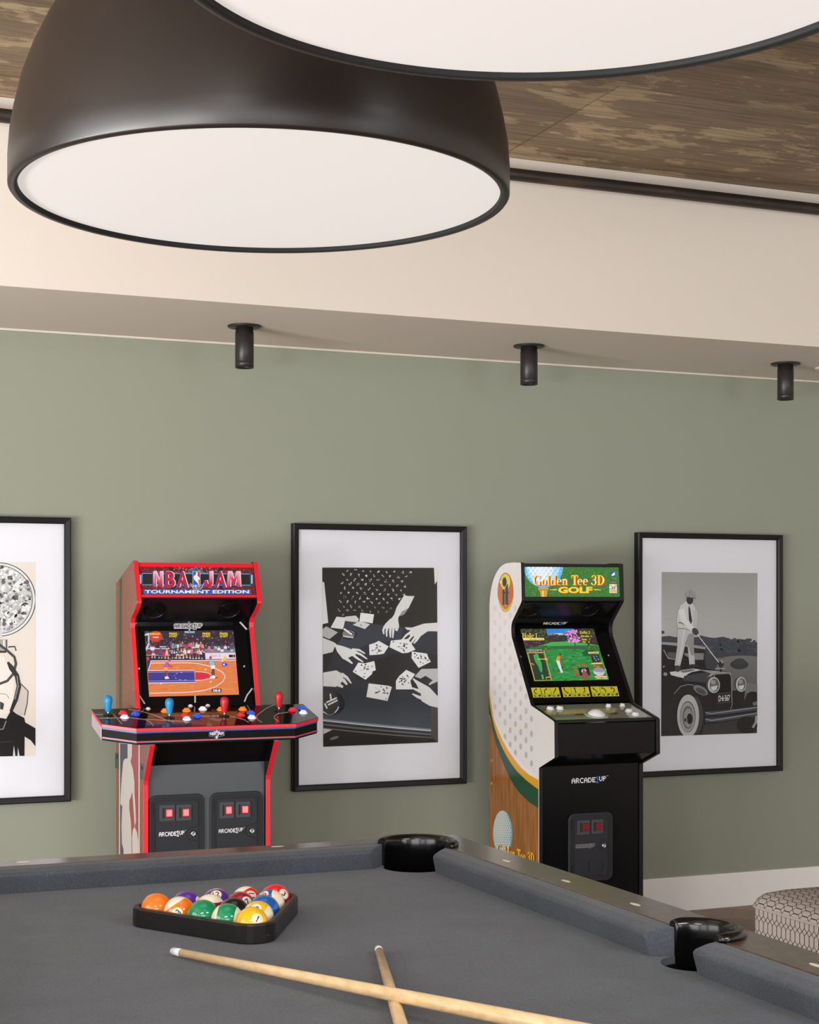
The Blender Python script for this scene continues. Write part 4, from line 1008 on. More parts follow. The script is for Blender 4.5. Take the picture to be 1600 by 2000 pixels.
# screen bezel
bzN = Vector((0, -.29, .083)).normalized(); bzO = Vector((0, 5.722, 1.2725))-bzN*.004
def bzp(x, s, d=0): return tuple(bzO+Vector((x, 0, 0))+Vector((0, -.083, -.29))*s+bzN*d)
MB().loft([[bzp(x, s, d) for s, d in ((-.03, 0), (1.0, 0), (1.0, -.012), (-.03, -.012))] for x in (XI0, XI1)]).build('screen_bezel', M_bez, CAB)
a = Art(bzO, bzN, (160, 1070, 3.3333), eps=.00015); a.up()
CR = (196, 190, 186)
a.line([(333, 512), (357, 486)], 9, CR); a.line([(1028, 482), (1074, 532)], 11, CR); a.line([(372, 958), (410, 1016)], 9, CR); a.line([(737, 962), (737, 1008)], 9, CR); a.line([(1109, 915), (1075, 960), (1058, 1002)], 9, CR)
for p in ((697, 484), (700, 534)): a.rect(p[0]-6, p[1]-3, p[0]+6, p[1]+3, (225, 225, 225))
a.up(); a.logo(603, 497, 178, 26, (10, 9, 11), (10, 9, 11), out=(205, 204, 206))
a.build('bezel_print', A_sat, CAB)
b = MB()
for x, y in ((1057, 771), (372, 786)):
    p = hit(160+x/3.3333, 1070+y/3.3333, bzO, bzN); R_ = Matrix((Vector((1, 0, 0)), bzN.cross(Vector((1, 0, 0))), bzN)).transposed()
    MB().lathe([(0, 0), (.0045, 0), (.0045, .001), (.003, .002), (.0015, .001), (0, .001)], p, 14, M=R_).build('bezel_screw', M_chrome, CAB)
a = Art(bzO, bzN, (270, 1200, 7.2727), eps=.00012); a.lay = 4
Q = [(85, 238), (1352, 225), (1432, 1140), (155, 1170)]; a.clip = [a.px(*p) for p in Q]
a.poly(Q, (44, 30, 46)); a.up()
a.poly([(80, 640), (1400, 640), (1440, 1180), (120, 1180)], (228, 128, 66)); a.up()
for k in range(260):
    x = random.uniform(120, 1400); y = random.uniform(665, 1160); a.lay += k % 2; a.line([(x, y), (x+random.uniform(30, 110), y-1)], random.uniform(3, 6), random.choice([(242, 152, 92), (212, 108, 48), (236, 140, 78), (200, 100, 50)])); a.lay -= k % 2
a.up(2)
SK = [(190, 120, 90), (120, 70, 50), (225, 160, 130), (90, 50, 40)]; CL = [(170, 60, 100), (220, 90, 130), (60, 80, 150), (235, 220, 225), (140, 120, 170), (90, 40, 80), (200, 60, 60), (70, 60, 90), (120, 160, 150)]
for k in range(420):
    x = random.uniform(90, 1380); y = random.uniform(245, 560); s_ = random.uniform(7, 15); dk = .55+.45*(y-245)/315
    c = mix((30, 20, 34), random.choice(CL+SK), dk*random.uniform(.55, 1)); a.lay += k % 4
    a.ell(x, y, s_*.8, s_, c, 7); a.lay -= k % 4
a.up(4)
a.poly([(110, 488), (442, 488), (452, 585), (112, 585)], (128, 44, 64)); a.line([(112, 488), (442, 488)], 12, (220, 214, 220)); a.line([(112, 580), (455, 580)], 8, (200, 190, 200)); a.poly([(300, 452), (395, 452), (398, 470), (305, 470)], (190, 180, 195))
a.poly([(440, 590), (950, 590), (955, 650), (440, 650)], (40, 34, 60)); a.poly([(110, 585), (440, 585), (440, 655), (112, 655)], (36, 32, 62))
a.poly([(905, 455), (1370, 448), (1376, 490), (920, 492)], (60, 84, 130)); a.poly([(922, 492), (1375, 486), (1380, 548), (932, 550)], (118, 124, 142)); a.poly([(948, 550), (1382, 545), (1388, 632), (955, 636)], (238, 218, 232)); a.poly([(955, 634), (1390, 630), (1392, 655), (956, 655)], (160, 120, 150)); a.up()
a.text('Gem X', 1030, 605, 36, (224, 110, 150), w=140); a.rect(1286, 574, 1376, 612, (20, 20, 40)); a.up(); a.text('4', 1340, 606, 24, (230, 230, 240))
def sitter(x, y, c, s, k):
    a.lay += (k % 3)*2
    a.poly([(x-17, y), (x-9, y-8), (x+9, y-8), (x+17, y), (x+21, y+46), (x-21, y+46)], c)
    pc = jit(random.choice([s, (40, 36, 60), (230, 214, 200), (120, 40, 60)]), 10)
    a.poly([(x-21, y+44), (x+21, y+44), (x+26, y+64), (x-26, y+64)], pc); a.line([(x-17, y+60), (x-19, y+98)], 12, s); a.line([(x+17, y+60), (x+20, y+98)], 12, s); a.lay += 1
    a.ell(x, y-20, 11, 14, s, 9); a.rect(x-28, y+96, x-10, y+108, (226, 224, 232)); a.rect(x+10, y+96, x+28, y+108, (226, 224, 232)); a.line([(x-15, y+6), (x-6, y+40)], 7, jit(s, 8)); a.lay -= 1; a.lay -= (k % 3)*2
PAL = [(70, 100, 190), (220, 90, 130), (235, 220, 200), (200, 60, 80), (120, 90, 160), (230, 150, 170), (90, 150, 160), (240, 232, 236)]
for k in range(15):
    sitter(470+k*32+random.uniform(-8, 8), 432+random.uniform(-14, 14), random.choice(PAL), random.choice(SK), k)
for x, c in ((215, (60, 84, 170)), (315, (60, 90, 180)), (405, (206, 190, 200)), (505, (70, 110, 200)), (560, (60, 50, 70)), (618, (150, 60, 90)), (662, (236, 226, 206)), (712, (240, 226, 190)), (758, (200, 80, 130)), (800, (60, 50, 80)), (842, (240, 120, 130)), (885, (240, 232, 226))):
    sitter(x, 520+random.uniform(-8, 8), c, random.choice(SK), int(x))
a.up(4)
for k in range(9):
    x = 960+k*46; y = 455+(k % 3)*22; c = random.choice([(235, 225, 230), (220, 110, 130), (170, 190, 180), (60, 60, 80)]); a.poly([(x-20, y), (x+20, y), (x+22, y+34), (x-22, y+34)], c); a.lay += 1; a.ell(x, y-12, 11, 14, random.choice(SK), 9); a.lay -= 1
a.up(4)
WL = (240, 220, 238)
a.poly([(112, 655), (184, 660), (136, 806), (112, 800)], (52, 40, 96)); a.up()
a.line([(182, 662), (1390, 653)], 10, WL); a.line([(182, 662), (136, 806)], 10, WL)
a.line([(180, 694), (700, 690), (860, 704), (1000, 735), (1100, 770), (1205, 832), (1234, 885), (1205, 950), (1100, 1030), (950, 1078), (800, 1100), (620, 1112), (162, 1122)], 10, WL)
a.poly([(135, 800), (795, 796), (806, 970), (146, 976)], (58, 48, 142)); a.up(); a.line([(136, 826), (796, 818)], 6, (180, 170, 220)); a.line([(142, 950), (800, 940)], 6, (180, 170, 220)); a.line([(134, 802), (796, 797), (806, 968), (146, 976)], 10, WL)
a.poly([(808, 818), (900, 820), (1000, 838), (1050, 878), (1010, 914), (900, 936), (808, 938)], (222, 34, 46)); a.up(); a.line([(808, 818), (900, 820), (1000, 838), (1050, 878), (1010, 914), (900, 936), (808, 938)], 8, WL)
for q0 in range(0, 12, 2): a.ring(640, 880, 128, 56, 7, (200, 195, 235), 70+q0*18, 84+q0*18, 3)
a.ell(245, 318, 96, 80, (206, 58, 34), 24); a.up(); a.ring(245, 318, 94, 78, 7, (120, 30, 20), 30, 130); a.text('BARKLEY', 162, 294, 30, (255, 226, 50), w=152, bold=.02); a.text('TURBO', 204, 338, 20, (245, 240, 240), w=84, bold=.02)
for x in (438, 910, 1155): a.text('PRESS', x, 290, 28, (250, 222, 40), w=112, bold=.025); a.text('START', x, 326, 28, (250, 222, 40), w=114, bold=.025)
a.rect(652, 236, 806, 272, (20, 110, 200)); a.up(); a.text('FREE PLAY', 660, 266, 22, (250, 226, 70), w=140, bold=.02)
a.poly([(90, 285), (152, 262), (158, 440), (112, 528), (104, 480), (138, 410), (136, 300), (92, 306)], (186, 216, 240)); a.line([(108, 395), (150, 400)], 10, (60, 100, 180)); a.up(); a.line([(140, 445), (240, 462)], 14, (226, 50, 50)); a.poly([(160, 462), (236, 470), (222, 516), (176, 512)], (232, 226, 232))
a.poly([(330, 548), (388, 540), (366, 640)], (222, 30, 44)); a.ell(130, 630, 26, 26, (222, 50, 50), 12)
a.up()
sk1 = (140, 78, 46)
a.ell(395, 905, 70, 10, (60, 34, 60)); a.ell(1075, 902, 55, 9, (110, 40, 40)); a.up()
a.line([(376, 785), (412, 850), (392, 900)], 24, sk1); a.line([(400, 785), (402, 850), (420, 885)], 22, sk1); a.poly([(388, 686), (428, 684), (444, 730), (412, 775), (350, 770), (362, 730)], (196, 84, 206)); a.up(); a.poly([(358, 758), (412, 750), (418, 800), (372, 806)], (246, 176, 60)); a.line([(425, 700), (440, 735), (470, 745)], 14, sk1); a.ell(443, 645, 22, 24, sk1, 12); a.ell(470, 745, 17, 18, (200, 90, 40), 12); a.poly([(372, 892), (415, 880), (440, 915), (378, 922)], (244, 240, 240))
a.line([(1060, 770), (1050, 830), (1052, 890)], 26, (120, 58, 48)); a.line([(1072, 770), (1070, 830), (1078, 880)], 22, (120, 58, 48)); a.poly([(1002, 652), (1050, 642), (1088, 740), (1020, 722)], (120, 200, 236)); a.up(); a.poly([(1024, 730), (1088, 728), (1086, 776), (1034, 778)], (238, 240, 246)); a.line([(1010, 670), (975, 690), (985, 710)], 13, (190, 110, 90)); a.ell(1024, 620, 18, 26, (150, 84, 70), 12); a.poly([(1012, 886), (1070, 866), (1098, 890), (1080, 915), (1020, 916)], (244, 240, 240))
a.poly([(1190, 684), (1240, 690), (1274, 718), (1240, 742), (1190, 744)], (36, 84, 214)); a.up(); a.text('4', 1200, 732, 34, (250, 250, 250), bold=.03); a.rect(1185, 612, 1204, 675, (250, 226, 150)); a.rect(1210, 600, 1248, 660, (240, 196, 90))
for x, y in ((955, 785), (1027, 960), (322, 985)): a.ell(x, y, 14, 8, (255, 225, 190), 8); a.ell(x, y, 5, 14, (255, 232, 200), 8)
a.rect(1042, 1060, 1178, 1110, (22, 22, 48)); a.up(); a.text('38:8', 1056, 1102, 34, (240, 240, 246), w=108, bold=.03)
a.build('screen', A_scr, CAB)['label'] = 'lit screen showing a basketball game'
# ------------------------------------------------ control deck
DCX = 1.5225; DN = Vector((0, -.22, 1)).normalized(); DO = Vector((0, 5.63, .99))
def dz(y): return .99-.22*(5.63-y)
dk = [(DCX-.3925, 5.63), (DCX-.3925, 5.456), (DCX-.287, 5.392), (DCX+.287, 5.392), (DCX+.3925, 5.456), (DCX+.3925, 5.63)]
def lev(d, off=0):
    c = Vector((DCX, 5.6)); o_ = []
    for x, y in dk:
        v = Vector((x, y))-c; s_ = 1+off/.25 if v.length else 1
        o_.append((c.x+v.x*(1+off/.39), c.y+v.y*(1+off/.2) if y < 5.62 else y, dz(y)-d))
    return o_
MB().loft([lev(.0015), lev(.013)]).build('deck_edge', M_red, CAB, bevel=.001)
MB().loft([lev(.013, -.004), lev(.058, -.004)]).build('deck_body', mat('deck front black', (12, 10, 11), .5, spec=.12), CAB, bevel=.001)
b = MB()
for d0_, d1_, mi in ((.0135, .0165, 0), (.0165, .0195, 1), (.0455, .0490, 2), (.0490, .0515, 0)):
    for i in range(1, 4):
        p, q = lev(0, -.0028)[i], lev(0, -.0028)[i+1]
        b.add([(p[0], p[1], p[2]-d0_), (q[0], q[1], q[2]-d0_), (q[0], q[1], q[2]-d1_), (p[0], p[1], p[2]-d1_)], [(0, 1, 2, 3)], mi)
b.build('deck_stripes', [mat('teal stripe', (28, 120, 150), .4), mat('blue stripe', (34, 50, 150), .4), M_red], CAB)
p, q = lev(0, -.0022)[0], lev(0, -.0022)[1]
MB().add([(p[0]-.0005, p[1], p[2]-.0135), (q[0]-.0005, q[1], q[2]-.0135), (q[0]-.0005, q[1], q[2]-.058), (p[0]-.0005, p[1], p[2]-.058)], [(0, 1, 2, 3)]).build('deck_end_print', mat('lilac end print', (186, 172, 180), .4, var=.12, vscale=60), CAB)
a = Art(DO, DN, (170, 1340, 6.957), eps=.00012)
top = [(x, y, dz(y)) for x, y in dk]
a.lay = 1
def topclip():
    r_ = []
    for x, y in dk:
        P = Vector((x, y, dz(y)))-Vector((0, 0, EYE)); fw = P.x*sT+P.y*cT; rt = P.x*cT-P.y*sT
        r_.append((800+FPX*rt/fw, HOR-FPX*P.z/fw))
    return r_
a.clip = topclip()
a.rect(-200, -200, 6000, 2000, (26, 20, 23)); a.up()
a.poly([(50, 300), (390, 380), (470, 520), (160, 520)], (46, 48, 54)); a.poly([(390, 430), (640, 430), (830, 460), (910, 545), (200, 545)], (34, 34, 74)); a.up()
a.poly([(720, 290), (2300, 290), (2260, 560), (1200, 490), (1040, 450), (880, 370)], (62, 28, 24)); a.poly([(900, 440), (1300, 420), (1700, 440), (2240, 500), (2200, 560), (900, 560)], (64, 22, 36)); a.poly([(2190, 240), (2680, 240), (2640, 272), (2200, 280)], (30, 52, 82)); a.up()
CRM = (176, 160, 146)
for pts in ([(560, 318), (720, 340), (900, 390), (1090, 470), (1180, 490)], [(160, 440), (580, 432), (780, 455), (860, 490), (905, 545)], [(355, 385), (480, 520)], [(60, 390), (220, 388)], [(790, 240), (700, 335)], [(1455, 245), (1478, 235), (1458, 290)], [(780, 452), (1100, 470), (1340, 482), (1340, 520)], [(1560, 410), (1800, 408), (2000, 420), (2140, 460), (2200, 498)], [(2138, 210), (2180, 270), (2222, 340)], [(2560, 250), (2440, 300), (2360, 360), (2300, 410), (2320, 460), (2380, 495)], [(2740, 355), (2600, 375), (2545, 410), (2545, 440), (2610, 488)]): a.line(pts, 14, CRM)
a.up()
a.poly([(1640, 460), (1700, 430), (1760, 450), (1840, 440), (1900, 470), (1760, 480)], (128, 96, 80)); a.poly([(1690, 320), (1750, 320), (1750, 345), (1690, 345)], (90, 88, 92))
a.build('deck_print', A_ctl, CAB)
R_d = Matrix((Vector((1, 0, 0)), DN.cross(Vector((1, 0, 0))), DN)).transposed()
JB, JR = mat('blue joystick plastic', (20, 138, 196), .4), mat('red joystick plastic', (196, 24, 42), .4)
def joystick(px, py, m, lab):
    p = hit(px, py, DO, DN)
    ws = MB(); ws.lathe([(0, .0003), (.0185, .0003), (.0175, .0022), (0, .0022)], p, 28, M=R_d); j = ws.build('joystick', M_dark, CAB); j['label'] = lab
    MB().lathe([(0, 0), (.0036, 0), (.0036, .022), (0, .022)], p, 14).build('shaft', M_chrome, j)
    pr = [(0, .014), (.0085, .014), (.0095, .017), (.0125, .034), (.0148, .046), (.0153, .053), (.0146, .060), (.0118, .066), (.007, .0695), (0, .071)]
    MB().lathe(pr, p, 28).build('handle', m, j)
joystick(211, 1397.5, JB, 'blue joystick'); joystick(331, 1402.5, JB, 'blue joystick'); joystick(438.5, 1399.5, JR, 'red joystick'); joystick(545, 1389, JR, 'red joystick')
BC = {'r': ((214, 20, 40), (255, 40, 60), .28), 'w': ((232, 226, 240), (240, 232, 255), .38), 'b': ((20, 70, 206), (40, 110, 255), .32), 'o': ((250, 130, 10), (255, 140, 20), .35), 's': ((236, 230, 228), (255, 250, 250), .1)}
def button(px, py, c, s_=1.0):
    p = hit(px, py, DO, DN); rgb, em, es = BC[c]; m = mat('button '+c, rgb, .18, emit=em, es=es, coat=.3)
    b = MB(); b.lathe([(0, .0002), (.0155*s_, .0002), (.0155*s_, .002*s_), (.0135*s_, .0045*s_), (.0105*s_, .005*s_), (.0105*s_, .0085*s_), (.009*s_, .0105*s_), (.005*s_, .0115*s_), (0, .0118*s_)], p, 24, M=R_d); b.build('button', m, CAB)
for px, py, c in ((240, 1394.5, 'r'), (243.5, 1402, 'w'), (264.5, 1396, 'b'), (322.5, 1390, 'o'), (364.5, 1389, 'o'), (361, 1399, 'r'), (365, 1405.5, 'w'), (385, 1400, 'b'), (396, 1386, 'w'), (431.5, 1387, 'o'), (474, 1386.5, 'o'), (470.5, 1397.5, 'r'), (490, 1394, 'b'), (492, 1402.5, 'w'), (571, 1388, 'r'), (589.5, 1385, 'b'), (592.5, 1393, 'w')): button(px, py, c)
for px, py in ((289.5, 1385), (372, 1379.5), (406, 1378.8)): button(px, py, 's', .6)
# front emblem
pf = (0, 5.392+.003-.0045, 0)
a = Art((0, 5.3895, 0), (0, -1, 0), (400, 1340, 6.957), eps=.0002); a.up()
a.line([(60, 630), (272, 620), (268, 670), (190, 690), (160, 720), (130, 690), (58, 682), (60, 630)], 7, (40, 150, 160)); a.poly([(160, 588), (178, 615), (205, 610), (190, 640), (135, 640), (115, 615), (145, 615)], (150, 190, 200)); a.up(); a.text('NBA', 72, 668, 40, (228, 214, 214), w=80, bold=.04); a.text('JAM', 172, 664, 40, (228, 214, 214), w=84, bold=.04); a.up(); a.ell(162, 662, 18, 14, (214, 70, 40), 14); a.poly([(142, 680), (182, 678), (166, 715), (154, 715)], (200, 206, 210))
a.build('front_emblem', A_sat, CAB)
# ------------------------------------------------ coin doors
A_wh = artmat('white print', .4)
def coin_door(px, py_, x0, x1, z0, z1, y, parent, lit, crop, items, logo, lock, lines):
    """items: slot rectangles in crop pixels"""
    def pt(x, yy): return hit(crop[0]+x/crop[2], crop[1]+yy/crop[2], (0, y, 0), Vector((0, -1, 0)))
    b = MB(); b.prism(rrect(x0, x1, z0, z1, .027), 'y', y, y-.008); d = b.build('coin_door', M_coin, parent, bevel=.003)
    b = MB()
    for ins, dp, w_ in ((.009, .0084, .0030), (.0165, .0084, .0028), (.0215, .0084, .0024)):
        o_ = rrect(x0+ins, x1-ins, z0+ins, z1-ins, .027-ins*.6); i_ = rrect(x0+ins+w_, x1-ins-w_, z0+ins+w_, z1-ins-w_, .027-ins*.6)
        n = len(o_); k = len(b.v)
        b.add([(p[0], y-dp, p[1]) for p in o_]+[(p[0], y-dp, p[1]) for p in i_], [(j, (j+1) % n, n+(j+1) % n, n+j) for j in range(n)])
    for pts in lines:
        P = [pt(*p) for p in pts]
        for i in range(len(P)-1):
            u, v = P[i], P[i+1]; dd = (v-u).normalized(); nn = Vector((-dd.z, 0, dd.x))*.0015
            b.add([(q.x, y-.00835, q.z) for q in (u+nn, v+nn, v-nn, u-nn)], [(0, 1, 2, 3)])
    b.build('door_groove', M_groove, d, recalc=False)
    # hinges
    b = MB()
    for zc in (z1-.045, z0+.045): b.box(x0+.0105, x0+.0145, y-.0105, y-.008, zc-.02, zc+.02)
    b.build('hinge', M_dark, d)
    for (sx0, sy0, sx1, sy1) in items:
        p, q = pt(sx0, sy1), pt(sx1, sy0); ax0, ax1, az0, az1 = p.x, q.x, p.z, q.z; w_ = ax1-ax0; h_ = az1-az0
        b = MB(); b.prism(rrect(ax0, ax1, az0, az1, .004), 'y', y-.0078, y-.0125, 0)
        b.box(ax0+w_*.2, ax0+w_*.32, y-.0131, y-.0124, az0+h_*.16, az1-h_*.16, 1)
        b.box(ax0+w_*.38, ax0+w_*.88, y-.0145, y-.0124, az0+h_*.22, az1-h_*.22, 1)
        b.box(ax0+w_*.41, ax0+w_*.85, y-.0162, y-.0144, az0+h_*.26, az1-h_*.26, 2)
        if lit: b.box(ax0+w_*.46, ax0+w_*.80, y-.0166, y-.0161, az0+h_*.31, az1-h_*.31, 3)
        else:
            for kk in range(3): b.box(ax0+w_*.50, ax0+w_*.76, y-.0166, y-.0161, az0+h_*(.32+.13*kk), az0+h_*(.37+.13*kk), 1)
        b.build('coin_slot', [M_slot, M_dark, M_lit if lit else M_dimr, M_litc], d)
    p = pt(*lock); b = MB(); RY = Matrix(((1, 0, 0), (0, 0, -1), (0, 1, 0)))
    b.lathe([(0, 0), (.0095, 0), (.0095, .004), (.008, .006), (.0045, .006), (.004, .0045), (0, .0045)], (p.x, y-.008, p.z), 24, M=RY); b.build('lock', M_chrome, d)
    A_ = Art((0, y-.0082, 0), (0, -1, 0), crop, eps=.0003); A_.up(); lc = logo[4]
    A_.logo(logo[0], logo[1], logo[2], logo[3], lc, lc, slope=-.05, out=logo[5] if len(logo) > 5 else None); A_.build('door_lettering', A_wh, d)
    return d
dcrop = (220, 1440, 5)
YF = 5.516
lnL = [[(835, 640), (838, 850), (818, 872), (770, 878), (735, 895), (716, 930), (722, 970), (748, 996), (800, 1006), (832, 1025), (842, 1070)]]
lnR = [[(1410, 612), (1414, 815), (1395, 836), (1345, 845), (1312, 862), (1292, 898), (1298, 938), (1325, 964), (1376, 972), (1406, 992), (1414, 1040)]]
coin_door(0, 0, 1.3075, 1.5065, .424, .690, YF, CAB, True, dcrop, [(448, 655, 598, 818), (612, 650, 760, 812)], (452, 928, 250, 42, (236, 238, 240)), (782, 938), lnL)
coin_door(0, 0, 1.5265, 1.7225, .424, .690, YF, CAB, True, dcrop, [(1035, 626, 1176, 790), (1192, 622, 1336, 780)], (1036, 898, 240, 38, (226, 228, 230)), (1356, 910), lnR)
# ================================================================== golf arcade cabinet
GX0, GX1 = 2.833, 3.297
GC = thing('arcade_cabinet', 'black and white golf arcade cabinet with trackball, between the card players and golfer pictures', 'arcade cabinet', (3.065, 5.72, 0), 'arcade cabinets')
def curve(p0, c, p1, n=8): return [tuple((1-t)**2*p0[i]+2*t*(1-t)*c[i]+t*t*p1[i] for i in (0, 1)) for t in [k/n for k in range(n+1)]]
gp = [(5.951, 0), (5.951, 1.345)]+curve((5.951, 1.36), (5.938, 1.475), (5.84, 1.515), 8)+[(5.80, 1.5245), (5.74, 1.527), (5.672, 1.525), (5.662, 1.522), (5.655, 1.375), (5.66, 1.366)]+curve((5.735, 1.295), (5.757, 1.272), (5.743, 1.228), 6)+[(5.575, .966), (5.393, .919), (5.380, .913), (5.378, .778), (5.506, .728), (5.506, 0)]
M_gw = mat('white gloss laminate', (226, 221, 218), .28, spec=.5)
M_gb = mat('black edge moulding', (17, 17, 19), .4, spec=.35)
M_gk = mat('black gloss panel', (10, 10, 12), .24, spec=.22, bump=.04, bscale=150)
for xa, xb in ((GX0, GX0+.017), (GX1-.017, GX1)):
    MB().prism(gp, 'x', xa, xb, m=0, mcap=1).build('side_panel', [M_gb, M_gw if xa == GX0 else M_gk], GC, bevel=.0015)
gi0, gi1 = GX0+.017, GX1-.017
# printed side
A_gs = artmat('gloss side print', .22)
a = Art((GX0, 0, 0), (-1, 0, 0), (940, 1400, 4.706), eps=.00018); a.up()
sp = []
for y, z in gp:
    P = Vector((GX0, y, z))-Vector((0, 0, EYE)); fw = P.x*sT+P.y*cT; rt = P.x*cT-P.y*sT; sp.append((800+FPX*rt/fw, HOR-FPX*P.z/fw))
yL, yR = sp[0], sp[-1]
def down(c): return c+[(527.5, 2100), (74, 2100)]
cA = [(110, -60), (112, 0), (135, 70), (168, 150), (205, 232), (250, 310), (310, 395), (370, 470), (440, 532), (527.5, 582)]
cB = [(80, -90), (100, 0), (122, 90), (150, 180), (190, 275), (240, 370), (285, 440), (330, 500), (420, 588), (527.5, 668)]
cC = [(76, -60), (82, 0), (108, 130), (135, 240), (170, 340), (210, 440), (250, 530), (300, 625), (350, 695), (440, 782), (527.5, 840)]
cW = [(128, -60), (132, 0), (155, 70), (185, 145), (222, 212), (262, 275), (320, 360), (382, 432), (450, 482), (527.5, 524)]
# dots
for i in range(-1, 9):
    for j in range(-1, 14):
        y = 5.945-.047*i; z = 1.315-.0575*j-(.0288 if i % 2 else 0)
        P = Vector((GX0, y, z))-Vector((0, 0, EYE)); fw = P.x*sT+P.y*cT; rt = P.x*cT-P.y*sT; X, Y = 800+FPX*rt/fw, HOR-FPX*P.z/fw
        x_, y_ = (X-940)*4.706, (Y-1400)*4.706
        # inside the white field ?
        def inside(px, py, poly):
            c = False; n = len(poly)
            for q in range(n):
                (ax, ay), (bx, by) = poly[q], poly[(q+1) % n]
                if (ay > py) != (by > py) and px < (bx-ax)*(py-ay)/(by-ay)+ax: c = not c
            return c
        if not all(inside(X+dx*2.4, Y+dy*6, sp) for dx, dy in ((-1, 0), (1, 0), (0, 1), (0, -1))): continue
        lim = None
        for (ax, ay), (bx, by) in zip(cW, cW[1:]):
            if ay <= y_ <= by: lim = ax+(bx-ax)*(y_-ay)/(by-ay)
        if lim is not None and x_-10 < lim: continue
        if y_ > 524: continue
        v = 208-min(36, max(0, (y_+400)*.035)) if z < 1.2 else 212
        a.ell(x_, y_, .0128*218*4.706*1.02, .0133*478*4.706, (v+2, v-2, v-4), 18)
# stripes and wood
wm = []
a.up()
def region(upper, lower, col): a.poly(upper+lower[::-1], col)
region(cW, cA, (232, 226, 226)); a.up()
a.poly([(74, -260), (86, -170), (100, -80), (112, 0)]+cA[2:]+[(527.5, 668)]+cB[::-1][1:-1]+[(84, -90), (74, -200)], (226, 160, 22)); a.up()
a.poly([(74, -190), (84, -90), (100, 0)]+cB[2:]+[(527.5, 840)]+cC[::-1][1:-1]+[(74, -40)], (20, 74, 48)); a.up()
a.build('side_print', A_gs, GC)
m_w, nt, b_, lk = nodes_mat('wood grain print')
tc = nt.nodes.new('ShaderNodeTexCoord'); mp = nt.nodes.new('ShaderNodeMapping'); mp.inputs['Scale'].default_value = (1, 22, 2.2); lk.new(tc.outputs['Object'], mp.inputs['Vector'])
n_ = nt.nodes.new('ShaderNodeTexNoise'); n_.inputs['Scale'].default_value = 3; n_.inputs['Detail'].default_value = 7; lk.new(mp.outputs[0], n_.inputs['Vector'])
r_ = ramp(nt, [(.3, (126, 78, 34)), (.55, (150, 96, 46)), (.75, (164, 108, 56))]); lk.new(n_.outputs['Fac'], r_.inputs['Fac']); lk.new(r_.outputs[0], b_.inputs['Base Color']); b_.inputs['Roughness'].default_value = .22
a = Art((GX0, 0, 0), (-1, 0, 0), (940, 1400, 4.706), eps=.00018); a.lay = 1
a.poly(cC[2:]+[(527.5, 3000), (73.5, 3000), (73.5, -20)], (255, 255, 255))
a.build('wood_print', m_w, GC)
a = Art((GX0, 0, 0), (-1, 0, 0), (960, 1570, 15.38), eps=.00018); a.lay = 3
a.ell(340, 880, 292, 685, (96, 176, 196), 36); a.up(); a.ell(330, 860, 262, 650, (196, 200, 194), 36); a.up()
for r in range(18):
    for c in range(9):
        x = 80+c*62+(r % 2)*31; y = 290+r*72; d_ = ((x-330)/262)**2+((y-860)/650)**2
        if d_ > .98: continue
        k = max(0, (x-330)/262)*.8+max(0, (y-860)/650)*.7; a.ell(x, y, 15, 26, mix((176, 190, 186), (50, 120, 150), min(1, k)), 9, -.2)
a.up()
SER = None
def arcs(cx, cy, rx, ry, th, tv, a0, a1, n=16):
    o_, i_ = [], []
    for k in range(n+1):
        t = math.radians(a0+(a1-a0)*k/n); o_.append((cx+rx*math.cos(t), cy+ry*math.sin(t))); i_.append((cx+(rx-th)*math.cos(t), cy+(ry-tv)*math.sin(t)))
    return [[o_[k], o_[k+1], i_[k+1], i_[k]] for k in range(n)]
def br_(x0, x1, y0, y1): return [[(x0, y0), (x1, y0), (x1, y1), (x0, y1)]]
def glyph(ch):
    if ch == 'G': return arcs(.42, .5, .42, .52, .2, .07, 48, 320)+br_(.58, .78, .0, .42)+br_(.48, .86, .38, .45)+br_(.68, .75, .7, 1.0), .9
    if ch == 'o': return arcs(.27, .31, .27, .33, .15, .055, 0, 360), .6
    if ch == 'l': return br_(.06, .24, 0, 1)+br_(0, .3, 0, .05)+br_(-.02, .1, .93, 1.0), .36
    if ch == 'd': return arcs(.26, .31, .26, .33, .15, .055, 0, 360)+br_(.38, .56, 0, 1)+br_(.3, .45, .93, 1)+br_(.5, .64, 0, .05), .66
    if ch == 'e': return arcs(.27, .31, .27, .33, .15, .055, 5, 315)+br_(.1, .5, .32, .38), .58
    if ch == 'n': return br_(.06, .22, 0, .62)+br_(0, .28, 0, .05)+arcs(.34, .38, .2, .26, .14, .1, 0, 150)+br_(.38, .54, 0, .4)+br_(.33, .6, 0, .05)+br_(0, .12, .57, .63), .66
    if ch == 'T': return br_(.26, .48, 0, .96)+br_(0, .74, .9, 1)+br_(.16, .58, 0, .05)+br_(0, .06, .7, .95)+br_(.68, .74, .7, .95), .66
    if ch == '3': return arcs(.28, .74, .26, .28, .15, .06, -80, 170)+arcs(.26, .28, .31, .30, .17, .06, -170, 90)+br_(.16, .3, .5, .56), .64
    if ch == 'D': return br_(.08, .28, 0, 1)+br_(0, .3, 0, .06)+br_(0, .3, .94, 1)+arcs(.26, .5, .5, .5, .2, .06, -90, 90), .82
    if ch == '1': return br_(.1, .24, 0, 1)+br_(.02, .34, 0, .06)+br_(0, .14, .84, .92), .4
    if ch == 'H': return br_(.06, .22, 0, 1)+br_(.5, .66, 0, 1)+br_(.2, .52, .46, .54)+br_(0, .3, 0, .05)+br_(.42, .72, 0, .05)+br_(0, .3, .95, 1)+br_(.42, .72, .95, 1), .8
    return [], .3
